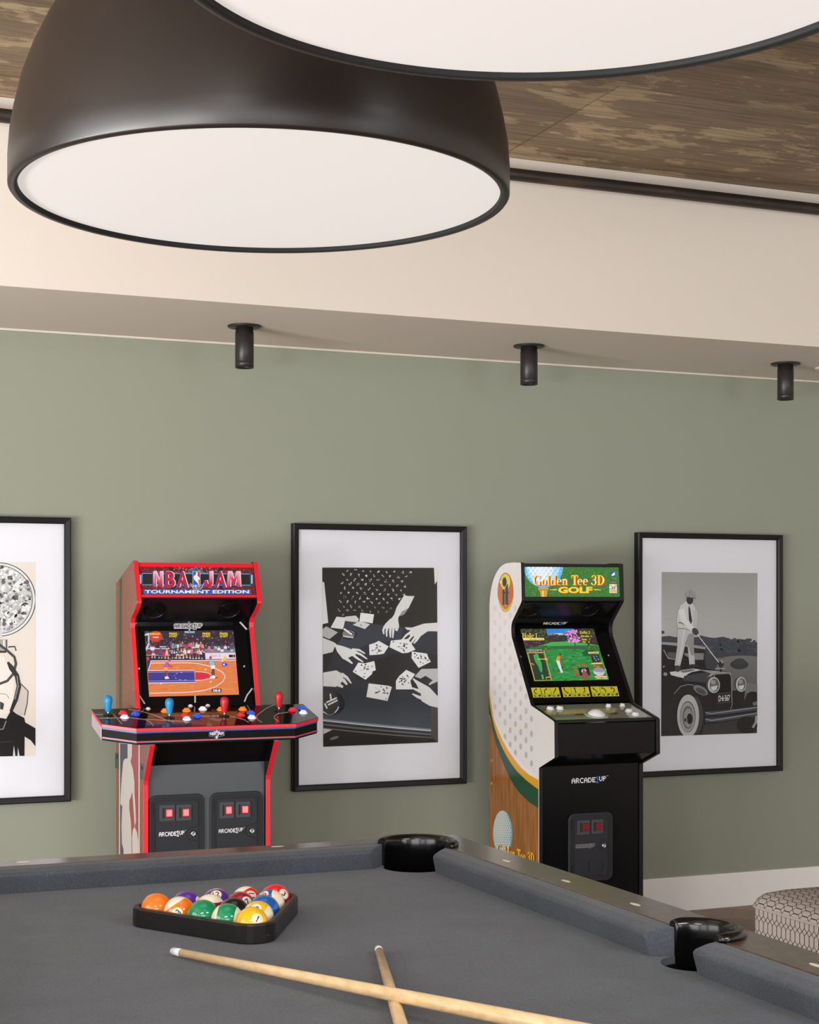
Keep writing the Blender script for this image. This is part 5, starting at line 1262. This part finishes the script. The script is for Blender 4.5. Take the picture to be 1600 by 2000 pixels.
def serif(a, s, x, y, h, w, col, slope=0, grow=0):
    tot = sum(glyph(c)[1] for c in s); k = w/tot; X = 0
    for c in s:
        ps, ad = glyph(c)
        for p in ps: a.poly([(x+(X+q[0])*k+grow[0] if grow else x+(X+q[0])*k, y-q[1]*h+slope*(X+q[0])*k+(grow[1] if grow else 0)) for q in p], col)
        X += ad
serif(a, 'Golden Tee 3D', 190, 1520, 330, 1130, (120, 40, 20), slope=.27, grow=(22, 16)); a.up(); serif(a, 'Golden Tee 3D', 178, 1515, 330, 1130, (246, 200, 20), slope=.27)
a.build('side_emblem', A_gs, GC)['label'] = 'golf ball and yellow lettering print'
# round maker's badge high on the side
a = Art((GX0, 0, 0), (-1, 0, 0), (940, 1090, 6.452), eps=.00018); a.lay = 2
a.ell(308, 432, 100, 248, (180, 110, 20), 36); a.up(); a.ell(308, 425, 96, 238, (196, 100, 44), 36); a.up()
a.poly([(215, 500), (240, 570), (290, 640), (310, 650), (340, 630), (385, 560), (402, 490), (398, 560), (360, 650), (308, 678), (255, 640), (220, 560)], (216, 190, 20)); a.ell(308, 300, 60, 100, (222, 206, 50), 28); a.poly([(262, 330), (345, 330), (330, 600), (290, 600)], (206, 150, 40)); a.up(); a.ell(296, 305, 40, 84, (214, 200, 40), 24); a.up(); a.ell(297, 302, 27, 60, (24, 26, 24), 24); a.ell(248, 302, 8, 20, (250, 245, 225), 10)
a.poly([(272, 400), (298, 395), (298, 575), (306, 590), (264, 590), (272, 575)], (26, 30, 32)); a.poly([(308, 370), (338, 320), (340, 425), (352, 432), (340, 445), (340, 560), (346, 590), (318, 590), (306, 570)], (26, 30, 32)); a.poly([(290, 430), (352, 428), (352, 446), (290, 446)], (26, 30, 32))
a.build('side_badge', A_gs, GC)['label'] = 'gold oval badge reading it'
R_l = Matrix(((0, 0, -1), (0, 1, 0), (1, 0, 0)))
for x, y in ((400, 92), (140, 716), (297, 702)):
    MB().lathe([(0, 0), (.006, 0), (.006, .0012), (.004, .0016), (0, .0016)], hit(940+x/6.452, 1090+y/6.452, (GX0, 0, 0), Vector((-1, 0, 0))), 14, M=R_l).build('screw_cap', M_gw, GC)
for x, y in ((600, 392), (500, 490)):
    MB().lathe([(0, 0), (.006, 0), (.006, .0016), (.004, .002), (0, .002)], hit(940+x/4.706, 1400+y/4.706, (GX0, 0, 0), Vector((-1, 0, 0))), 14, M=R_l).build('screw_cap', M_gw, GC)
for x, y in ((98, 402), (98, 612)):
    MB().lathe([(0, 0), (.006, 0), (.006, .0016), (.004, .002), (0, .002)], hit(940+x/4.706, 1400+y/4.706, (GX0, 0, 0), Vector((-1, 0, 0))), 14, M=R_l).build('screw_cap', mat('orange cap', (206, 140, 36), .4), GC)
# carcass
MB().prism([(5.90, 1.40), (5.90, 1.44), (5.83, 1.50), (5.675, 1.515), (5.675, 1.50)], 'x', gi0, gi1).build('top_board', M_gk, GC)
MB().box(gi0, gi1, 5.925, 5.943, 0, 1.40).build('back_board', M_gk, GC)
MB().box(gi0, gi1, 5.513, 5.53, 0, .732).build('front_board', M_gk, GC, bevel=.0012)
MB().box(gi0, gi1, 5.386, 5.40, .782, .905).build('control_box_front', M_gk, GC, bevel=.0015)
MB().prism([(5.386, .782), (5.40, .79), (5.53, .738), (5.515, .73)], 'x', gi0, gi1).build('control_box_underside', M_gk, GC)
MB().prism([(5.390, .908), (5.390, .9165), (5.398, .9195), (5.405, .9175)], 'x', gi0, gi1).build('deck_nosing', M_gb, GC)
# marquee
gmN = Vector((0, -.150, .009)).normalized(); gmO = Vector((0, 5.664, 1.449))
def gm(x, z, d=0): return tuple(Vector((x, 5.664+.06*(z-1.449), z))+gmN*d)
MB().loft([[gm(x, z, d) for z, d in ((1.372, -.015), (1.372, -.0005), (1.515, -.0005), (1.515, -.015))] for x in (gi0, gi1)]).build('marquee_box', M_gb, GC)
b = MB()
b.loft([[gm(x, z, d) for z, d in ((1.3745, 0), (1.3745, .006), (1.3885, .006), (1.3895, 0))] for x in (gi0, gi1)])
b.loft([[gm(x, z, d) for z, d in ((1.5105, 0), (1.5105, .006), (1.521, .006), (1.521, 0))] for x in (gi0, gi1)])
b.build('marquee_retainer', M_gb, GC, bevel=.001)
a = Art(gmO, gmN, (1000, 1080, 6.667), eps=.00012); a.lay = 1
Q = [(160, 180), (1414, 188), (1416, 592), (162, 594)]; a.clip = [a.px(*p) for p in Q]
a.poly(Q, (34, 112, 26)); a.up()
for k in range(2300):
    x = random.uniform(160, 1415); y = random.uniform(182, 594); c = random.choice([(24, 88, 16), (60, 150, 40), (40, 122, 30), (92, 170, 60), (14, 66, 10), (48, 134, 34)])
    a.lay += k % 3; an = random.uniform(0, 3.1); s_ = random.uniform(6, 13); a.line([(x, y), (x+s_*math.cos(an), y+s_*math.sin(an))], random.uniform(5, 8), c); a.lay -= k % 3
a.up(3)
a.ell(412, 180, 254, 272, (96, 186, 238), 48); a.up(); a.ell(405, 168, 216, 250, (186, 224, 246), 44); a.up(); a.ell(380, 150, 165, 225, (240, 246, 252), 40); a.up()
for r in range(7):
    for c in range(9):
        x = 190+c*58+(r % 2)*29; y = 196+r*38; d_ = ((x-412)/254)**2+((y-180)/272)**2
        if d_ > .92: continue
        k = min(1, abs(x-380)/240*.8+max(0, (y-300)/200)); a.ell(x, y, 19*(1-.4*k), 16, mix((196, 222, 240), (40, 140, 214), k), 12); a.lay += 1; a.ell(x+3, y+4, 15*(1-.4*k), 12, mix((240, 246, 252), (140, 205, 244), k), 12); a.lay -= 1
a.up(2)
a.poly([(338, 452), (480, 452), (474, 482), (462, 500), (445, 594), (384, 594), (362, 500), (345, 482)], (216, 150, 30)); a.up(); a.poly([(392, 490), (415, 490), (410, 594), (394, 594)], (250, 214, 90)); a.line([(345, 484), (474, 484)], 8, (160, 96, 16)); a.up()
def gold(p):
    t = (p[1]-292)/130; return mix((255, 214, 20), (255, 250, 190), max(0, 1-abs(t-.5)*2.4))
serif(a, 'Golden Tee 3D', 276, 424, 130, 940, (190, 34, 24), slope=.0, grow=(11, 7)); a.up(); serif(a, 'Golden Tee 3D', 270, 420, 130, 940, gold)
a.text('GOLF', 606, 524, 76, (150, 60, 10), w=448, bold=.06); a.up(); a.text('GOLF', 600, 518, 76, lambda p: mix((255, 214, 20), (255, 240, 140), max(0, 1-abs((p[1]-478)/30))), w=446, bold=.05)
a.poly([(488, 478), (590, 470), (580, 486), (488, 484)], (246, 200, 20)); a.poly([(1062, 470), (1155, 476), (1155, 486), (1068, 484)], (246, 200, 20))
a.rect(1286, 246, 1352, 304, (20, 44, 170)); a.up(); a.poly([(1290, 290), (1320, 258), (1345, 252), (1332, 275), (1348, 282), (1310, 300)], (236, 240, 250))
a.poly([(1268, 366), (1362, 366), (1366, 522), (1268, 522)], (232, 226, 214)); a.up(); a.rect(1268, 366, 1364, 404, (16, 16, 18)); a.up(); a.text('GOLDEN TEE', 1274, 388, 14, (235, 235, 235), w=84); a.rect(1278, 408, 1300, 430, (240, 170, 70)); a.rect(1335, 408, 1358, 430, (240, 170, 70)); a.rect(1278, 480, 1358, 514, (240, 176, 90)); a.rect(1270, 440, 1364, 474, (240, 238, 232)); a.up(); a.text('35', 1288, 472, 34, (20, 20, 20), w=54, bold=.03, shear=.2); a.line([(1270, 468), (1288, 466)], 6, (20, 20, 20)); a.line([(1345, 440), (1364, 440)], 6, (20, 20, 20))
a.build('marquee_print', A_lit, GC)['label'] = 'lit green golf marquee lettering'
# speaker board
gA, gB = Vector((0, 5.668, 1.366)), Vector((0, 5.757, 1.303)); gD = gB-gA; gN = Vector((0, gD.z, -gD.y)).normalized(); gR = Matrix((Vector((1, 0, 0)), gN.cross(Vector((1, 0, 0))), gN)).transposed()
MB().loft([[tuple(p+Vector((x, 0, 0))) for p in (gA, gB, gB-gN*.012, gA-gN*.012)] for x in (gi0, gi1)]).build('speaker_board', M_gk, GC)
speaker(2.905, gA, gD, gR, GC, .52, .038); speaker(3.172, gA, gD, gR, GC, .52, .038)
# bezel + screen
gzN = Vector((0, -.262, .168)).normalized(); gzO = Vector((0, 5.757, 1.258))-gzN*.001
gzd = (Vector((0, 5.590, .985))-Vector((0, 5.757, 1.247)))
gzO = Vector((0, 5.757, 1.247)); 
def gz(x, s, d=0): return tuple(gzO+Vector((x, 0, 0))+gzd*s+gzN*d)
MB().loft([[gz(x, s, d) for s, d in ((-.14, 0), (1.05, 0), (1.05, -.012), (-.14, -.012))] for x in (gi0, gi1)]).build('screen_bezel', M_bez, GC)
c2 = (1000, 1200, 7.2727)
a = Art(gzO, gzN, c2, eps=.00015); a.up()
a.logo(448, 112, 330, 34, (214, 212, 214), (24, 104, 196))
xs = (270, 408, 540, 700, 832, 962, 1112, 1245, 1370); tops = (1042, 1042, 1040, 1036, 1034, 1032, 1026, 1026, 1024)
for i, (x, y) in enumerate(zip(xs, tops)):
    w_ = 128 if i % 3 < 2 else 122; hh = 140; sh = 34
    def q(u, v): return (x+u*w_+v*sh, y+v*hh-u*3)
    a.poly([q(0, 0), q(1, 0), q(1, 1), q(0, 1)], (206, 196, 40)); a.up()
    a.line([q(0, .64), q(1, .64)], 4, (120, 104, 30)); a.line([q(.5, .64), q(.5, 1)], 3, (150, 130, 40))
    ar = [[(.55, .16), (.34, .25), (.24, .4), (.34, .54), (.5, .6)], [(.6, .15), (.38, .25), (.3, .4), (.32, .6)], [(.62, .16), (.24, .58)], [(.28, .12), (.3, .32), (.45, .5), (.66, .58)], [(.42, .1), (.44, .58)], [(.5, .12), (.54, .3), (.44, .48), (.26, .56)], [(.28, .18), (.66, .54)], [(.22, .15), (.45, .22), (.55, .4), (.58, .58)], [(.28, .15), (.55, .22), (.62, .4), (.5, .54), (.36, .57)]][i]
    P = [q(*p) for p in ar]; a.line(P, 11, (24, 24, 16)); h0, h1 = Vector(P[0]), Vector(P[1]); dd = (h0-h1).normalized(); nn = Vector((-dd.y, dd.x)); a.poly([tuple(h0+dd*14), tuple(h0-dd*8+nn*15), tuple(h0-dd*8-nn*15)], (24, 24, 16))
    a.ell(*q(.24, .84), 22, 14, (44, 110, 60), 12, .5); a.ell(*q(.76, .82), 21, 16, (30, 60, 170), 12, -.4); a.lay += 1; a.ell(*q(.22, .82), 10, 5, (150, 200, 150), 8); a.lay -= 1
    a.lay -= 1
a.build('bezel_print', A_sat, GC)
R_z = Matrix((Vector((1, 0, 0)), gzN.cross(Vector((1, 0, 0))), gzN)).transposed()
for x, y in ((125, 598), (1372, 580)):
    MB().lathe([(0, 0), (.0045, 0), (.0045, .001), (.003, .002), (.0015, .001), (0, .001)], hit(1000+x/7.2727, 1200+y/7.2727, gzO, gzN), 14, M=R_z).build('bezel_screw', M_chrome, GC)
a = Art(gzO, gzN, c2, eps=.00012); a.lay = 4
Q = [(116, 208), (1160, 203), (1374, 930), (318, 950)]; a.clip = [a.px(*p) for p in Q]
a.poly(Q, (38, 136, 62)); a.up()
for k in range(420):
    x = random.uniform(150, 1370); y = random.uniform(490, 950); a.lay += k % 2; a.ell(x, y, random.uniform(14, 46), random.uniform(4, 9), random.choice([(44, 150, 70), (32, 122, 54), (60, 168, 84), (28, 108, 48), (50, 160, 76)]), 8); a.lay -= k % 2
a.up(2)
a.poly([(110, 200), (1165, 200), (1250, 490), (200, 490)], (40, 48, 36)); a.up()
a.poly([(480, 200), (870, 200), (880, 270), (500, 275)], (28, 140, 222)); a.up(); a.poly([(500, 275), (600, 258), (640, 270), (700, 262), (760, 278), (740, 300), (500, 300)], (130, 126, 140)); a.poly([(600, 275), (690, 268), (740, 285), (640, 298)], (206, 204, 212))
for k in range(460):
    x = random.uniform(110, 1220); y = random.uniform(205, 480)
    if 480 < x < 880 and y < 285: continue
    if y > 395 and x > 420: continue
    c = random.choice([(70, 84, 40), (44, 60, 30), (88, 70, 48), (34, 40, 34), (60, 96, 40), (100, 76, 50)])
    if x < 460 and y > 370: c = random.choice([(110, 40, 90), (70, 30, 64), (140, 60, 110), (60, 40, 60)])
    if x > 1130 and y > 310: c = random.choice([(120, 40, 80), (60, 40, 60), (70, 60, 50)])
    if 500 < x < 740 and y > 290: c = random.choice([(54, 44, 42), (80, 60, 46), (44, 50, 36), (110, 74, 44)])
    a.lay += k % 3; a.ell(x, y, random.uniform(8, 20), random.uniform(7, 15), c, 7); a.lay -= k % 3
a.up(3)
a.poly([(420, 440), (560, 395), (800, 385), (1010, 410), (1230, 440), (1235, 470), (800, 462), (560, 460), (400, 470)], (60, 176, 76)); a.poly([(360, 455), (1240, 440), (1250, 490), (1040, 500), (520, 492), (200, 492)], (34, 112, 52)); a.up(); a.poly([(560, 465), (800, 462), (1040, 478), (1060, 496), (800, 480), (570, 478)], (84, 66, 88))
for k in range(60): a.lay += k % 2; a.ell(random.uniform(360, 540) if k % 2 else random.uniform(1060, 1250), random.uniform(450, 520), 14, 9, random.choice([(60, 90, 44), (96, 120, 70), (40, 70, 36)]), 7); a.lay -= k % 2
a.poly([(1000, 540), (1060, 500), (1180, 510), (1200, 560), (1080, 600), (1010, 585)], (26, 86, 42))
a.up(2)
a.line([(885, 390), (900, 450)], 12, (70, 40, 40)); a.line([(1075, 380), (1090, 450)], 26, (64, 46, 60))
for k in range(150):
    th = random.uniform(0, 2*PI); r = math.sqrt(random.random()); cx, cy, rx, ry = random.choice([(850, 300, 85, 72), (790, 275, 45, 38), (905, 360, 75, 46), (850, 370, 60, 36), (880, 255, 50, 30)])
    a.lay += k % 3; a.ell(cx+rx*r*math.cos(th), cy+ry*r*math.sin(th), random.uniform(9, 16), random.uniform(8, 14), random.choice([(226, 150, 214), (240, 180, 228), (190, 110, 180), (214, 134, 200), (150, 80, 150)]), 7); a.lay -= k % 3
a.up(3)
Yl = (246, 214, 60)
serif(a, 'Hole 1', 150, 340, 66, 215, (40, 20, 20), grow=(7, 5)); a.up(); serif(a, 'Hole 1', 146, 336, 66, 215, Yl); a.poly([(150, 338), (452, 338), (460, 370), (160, 372)], (240, 226, 130)); a.up(); a.text('365/360 Yards', 245, 366, 20, (80, 70, 40), w=200)
a.text('Golfer 2', 960, 278, 38, Yl, w=145, bold=.01); a.text('Stroke 1', 975, 325, 26, Yl, w=150, bold=.02); a.text('Hole   1', 992, 372, 26, Yl, w=112, bold=.02); a.text('Par   4', 1002, 408, 26, Yl, w=98, bold=.02)
GO = (206, 164, 70)
a.poly([(218, 545), (438, 545), (540, 940), (322, 945)], (36, 52, 42)); a.up()
for k in range(90):
    v = random.random(); u = random.random(); a.lay += k % 2; a.ell(232+u*205+v*104, 560+v*370, 8, 6, random.choice([(50, 60, 48), (70, 56, 56), (30, 44, 36)]), 6); a.lay -= k % 2
a.up(2)
a.poly([(300, 590), (330, 565), (375, 580), (385, 620), (415, 690), (430, 780), (425, 830), (400, 820), (370, 740), (330, 680), (315, 640)], (52, 168, 84)); a.line([(425, 860), (440, 925)], 24, (60, 190, 100)); a.ring(345, 590, 24, 20, 8, (190, 150, 110), 180, 400); a.line([(270, 700), (310, 720)], 18, (200, 120, 90))
a.line([(220, 548), (322, 944), (562, 940), (452, 520)], 12, GO); a.line([(218, 548), (440, 548)], 12, (226, 186, 96)); a.poly([(218, 500), (425, 498), (432, 540), (224, 545)], (60, 44, 40)); a.up(); a.text('LONG LAUNCH', 224, 518, 16, (220, 220, 220), w=200, bold=.02); a.text('SHOT 1', 236, 538, 16, (226, 180, 90), w=180, bold=.02)
a.line([(358, 640), (465, 640)], 12, (226, 180, 100)); a.poly([(455, 625), (495, 622), (508, 660), (465, 655)], (220, 170, 80)); a.rect(480, 890, 545, 926, GO); a.lay += 1; a.rect(490, 905, 545, 925, (50, 30, 26)); a.lay -= 1
# golfer
a.poly([(690, 760), (740, 738), (700, 790), (820, 808), (690, 800), (650, 790)], (16, 56, 30)); a.up(); a.poly([(622, 655), (672, 660), (690, 730), (720, 825), (690, 828), (655, 745)], (222, 222, 226)); a.poly([(640, 600), (680, 588), (695, 620), (680, 665), (622, 658)], (208, 150, 40)); a.line([(684, 620), (700, 690), (712, 715)], 16, (150, 70, 50)); a.up(); a.ell(684, 584, 20, 22, (150, 80, 60), 12); a.poly([(664, 578), (675, 562), (696, 566), (698, 580)], (40, 26, 24)); a.line([(712, 715), (800, 806)], 5, (40, 60, 40)); a.ell(578, 782, 12, 14, (34, 60, 210), 12); a.poly([(690, 825), (724, 822), (720, 834), (700, 836)], (210, 210, 215))
RDD = (236, 24, 30)
a.line([(884, 742), (910, 850)], 16, RDD); a.poly([(884, 850), (944, 838), (922, 882)], RDD); a.text('Pull Back', 922, 738, 28, RDD, w=145, bold=.02)
a.poly([(935, 762), (1085, 758), (1112, 868), (965, 880)], (34, 22, 44)); a.up(); a.ell(1018, 810, 34, 30, (226, 220, 222), 18); a.up(); a.poly([(1000, 800), (1012, 775), (1026, 790), (1070, 850), (1084, 935), (1005, 938), (995, 860)], (146, 84, 64)); a.line([(1040, 830), (1056, 930)], 6, (110, 56, 44))
a.poly([(1078, 538), (1226, 535), (1232, 560), (1084, 565)], (226, 206, 130)); a.poly([(1110, 575), (1236, 572), (1262, 685), (1136, 690)], (84, 50, 34)); a.up(); a.poly([(1126, 585), (1225, 582), (1245, 675), (1146, 680)], (44, 34, 34)); a.up()
for x, y in ((1158, 600), (1198, 600), (1168, 630), (1190, 655), (1222, 640)): a.poly([(x-14, y-12), (x+14, y+4), (x+4, y+16)], (40, 214, 232)); a.line([(x, y+8), (x-10, y+26)], 4, (70, 90, 150))
a.text('THE LEAD', 1096, 557, 14, (90, 50, 30), w=120, bold=.02); a.poly([(1122, 698), (1275, 690), (1280, 708), (1126, 714)], (236, 208, 120)); a.poly([(1138, 722), (1288, 712), (1330, 880), (1170, 880)], (120, 80, 40)); a.up(); a.text('Driver', 1150, 752, 26, (226, 180, 90), w=95); a.ell(1232, 818, 86, 60, (150, 148, 156), 26, .15); a.up(); a.poly([(1150, 815), (1250, 830), (1318, 825), (1290, 870), (1220, 878), (1170, 850)], (206, 204, 210)); a.line([(1190, 845), (1300, 842)], 5, (150, 150, 156)); a.ell(1328, 795, 10, 18, (244, 244, 246), 10)
a.poly([(1168, 882), (1346, 880), (1352, 896), (1172, 898)], (240, 214, 110)); a.poly([(1174, 900), (1352, 896), (1362, 925), (1180, 928)], (150, 110, 60)); a.up(); a.text('WIND 10 MPH', 1188, 922, 18, (240, 236, 220), w=160, bold=.02); a.poly([(1270, 640), (1300, 700), (1370, 920), (1350, 920)], (56, 176, 90))
a.build('screen', A_scr, GC)['label'] = 'lit screen showing a golf game'
# control deck
dN = Vector((0, -.046, .183)).normalized(); dA = Vector((0, 5.585, .964)); dB = Vector((0, 5.402, .918))
dO = dB.copy()
MB().loft([[tuple(p+Vector((x, 0, 0))) for p in (dA, dB, dB-dN*.01, dA-dN*.01)] for x in (gi0, gi1)]).build('control_deck', mat('grey green glossy deck', (150, 154, 136), .06, spec=.6, coat=.3), GC)
c3 = (1020, 1340, 5.714)
a = Art(dO, dN, c3, eps=.00015); a.up()
a.ell(640, 316, 62, 14, (128, 84, 74), 20); a.ell(1030, 306, 50, 13, (128, 84, 74), 20); a.ring(830, 305, 112, 34, 6, (150, 152, 138), 0, 360, 30); a.line([(700, 345), (900, 375), (1110, 350)], 6, (140, 146, 120)); a.poly([(220, 262), (270, 250), (260, 285), (215, 280)], (120, 100, 50))
a.build('deck_print', A_ctl, GC)
R_g = Matrix((Vector((1, 0, 0)), dN.cross(Vector((1, 0, 0))), dN)).transposed()
M_wp = mat('white button plastic', (232, 230, 230), .25, coat=.3)
def gbtn(x, y, s_=1.0):
    p = hit(1020+x/5.714, 1340+y/5.714, dO, dN); MB().lathe([(0, .0002), (.0165*s_, .0002), (.0165*s_, .0022), (.0145*s_, .004), (.0125*s_, .004), (.0125*s_, .010), (.011*s_, .0115), (0, .0112)], p, 28, M=R_g).build('button', M_wp, GC)
for x, y in ((314, 258), (420, 254), (1192, 284), (1264, 322)): gbtn(x, y)
for x, y in ((963, 230), (1118, 224)): gbtn(x, y, .72)
p = hit(1020+830/5.714, 1340+325/5.714, dO, dN)
MB().lathe([(0, .0002), (.048, .0002), (.048, .003), (.045, .005), (.039, .005), (.037, .002)], p, 40, M=R_g).build('trackball_ring', mat('clear grey ring', (170, 172, 162), .2, coat=.3), GC)
rb = .041; MB().lathe([(max(0, rb*math.sin(PI*i/20)), -.017+rb*math.cos(PI*i/20)) for i in range(0, 14)], p, 40, M=R_g).build('trackball', M_wp, GC)
b = MB()
for x, y in ((168, 196), (478, 190), (778, 176), (1078, 166), (186, 262), (332, 362), (1256, 236)):
    MB().lathe([(0, 0), (.004, 0), (.004, .001), (0, .0014)], hit(1020+x/5.714, 1340+y/5.714, dO, dN), 12, M=R_g).build('deck_screw', M_chrome, GC)
# lower front lettering and coin door
a = Art((0, 5.513, 0), (0, -1, 0), (940, 1400, 4.706), eps=.0003); a.up(); a.logo(832, 568, 318, 46, (226, 226, 230), (24, 104, 196), slope=-.06); a.build('front_lettering', A_wh, GC)
gc = (940, 1400, 4.706)
P0 = hit(940+795/4.706, 1400+1480/4.706, (0, 5.513, 0), Vector((0, -1, 0))); P1 = hit(940+1203/4.706, 1400+868/4.706, (0, 5.513, 0), Vector((0, -1, 0)))
d = coin_door(0, 0, P0.x, P1.x, P1.z-.268, P1.z, 5.513, GC, False, gc, [(872, 945, 985, 1082), (1000, 938, 1108, 1072)], (872, 1178, 170, 26, (44, 45, 48), (120, 120, 122)), (1118, 1180), [[(1172, 930), (1172, 1085), (1150, 1110), (1105, 1130), (1082, 1160), (1078, 1195), (1098, 1220), (1150, 1235), (1172, 1255), (1172, 1400)]])
def pt(x, yy): return hit(gc[0]+x/gc[2], gc[1]+yy/gc[2], (0, 5.505, 0), Vector((0, -1, 0)))
for x0_, y0_, x1_, y1_ in ((870, 1325, 980, 1432), (1000, 1318, 1104, 1424)):
    p, q = pt(x0_, y1_), pt(x1_, y0_); b = MB(); b.prism(rrect(p.x, q.x, p.z, q.z, .004), 'y', 5.5055, 5.5015); b.box(p.x+.004, q.x-.004, 5.5008, 5.5016, p.z+.004, q.z-.004); b.build('coin_return', M_coin, d, bevel=.001)
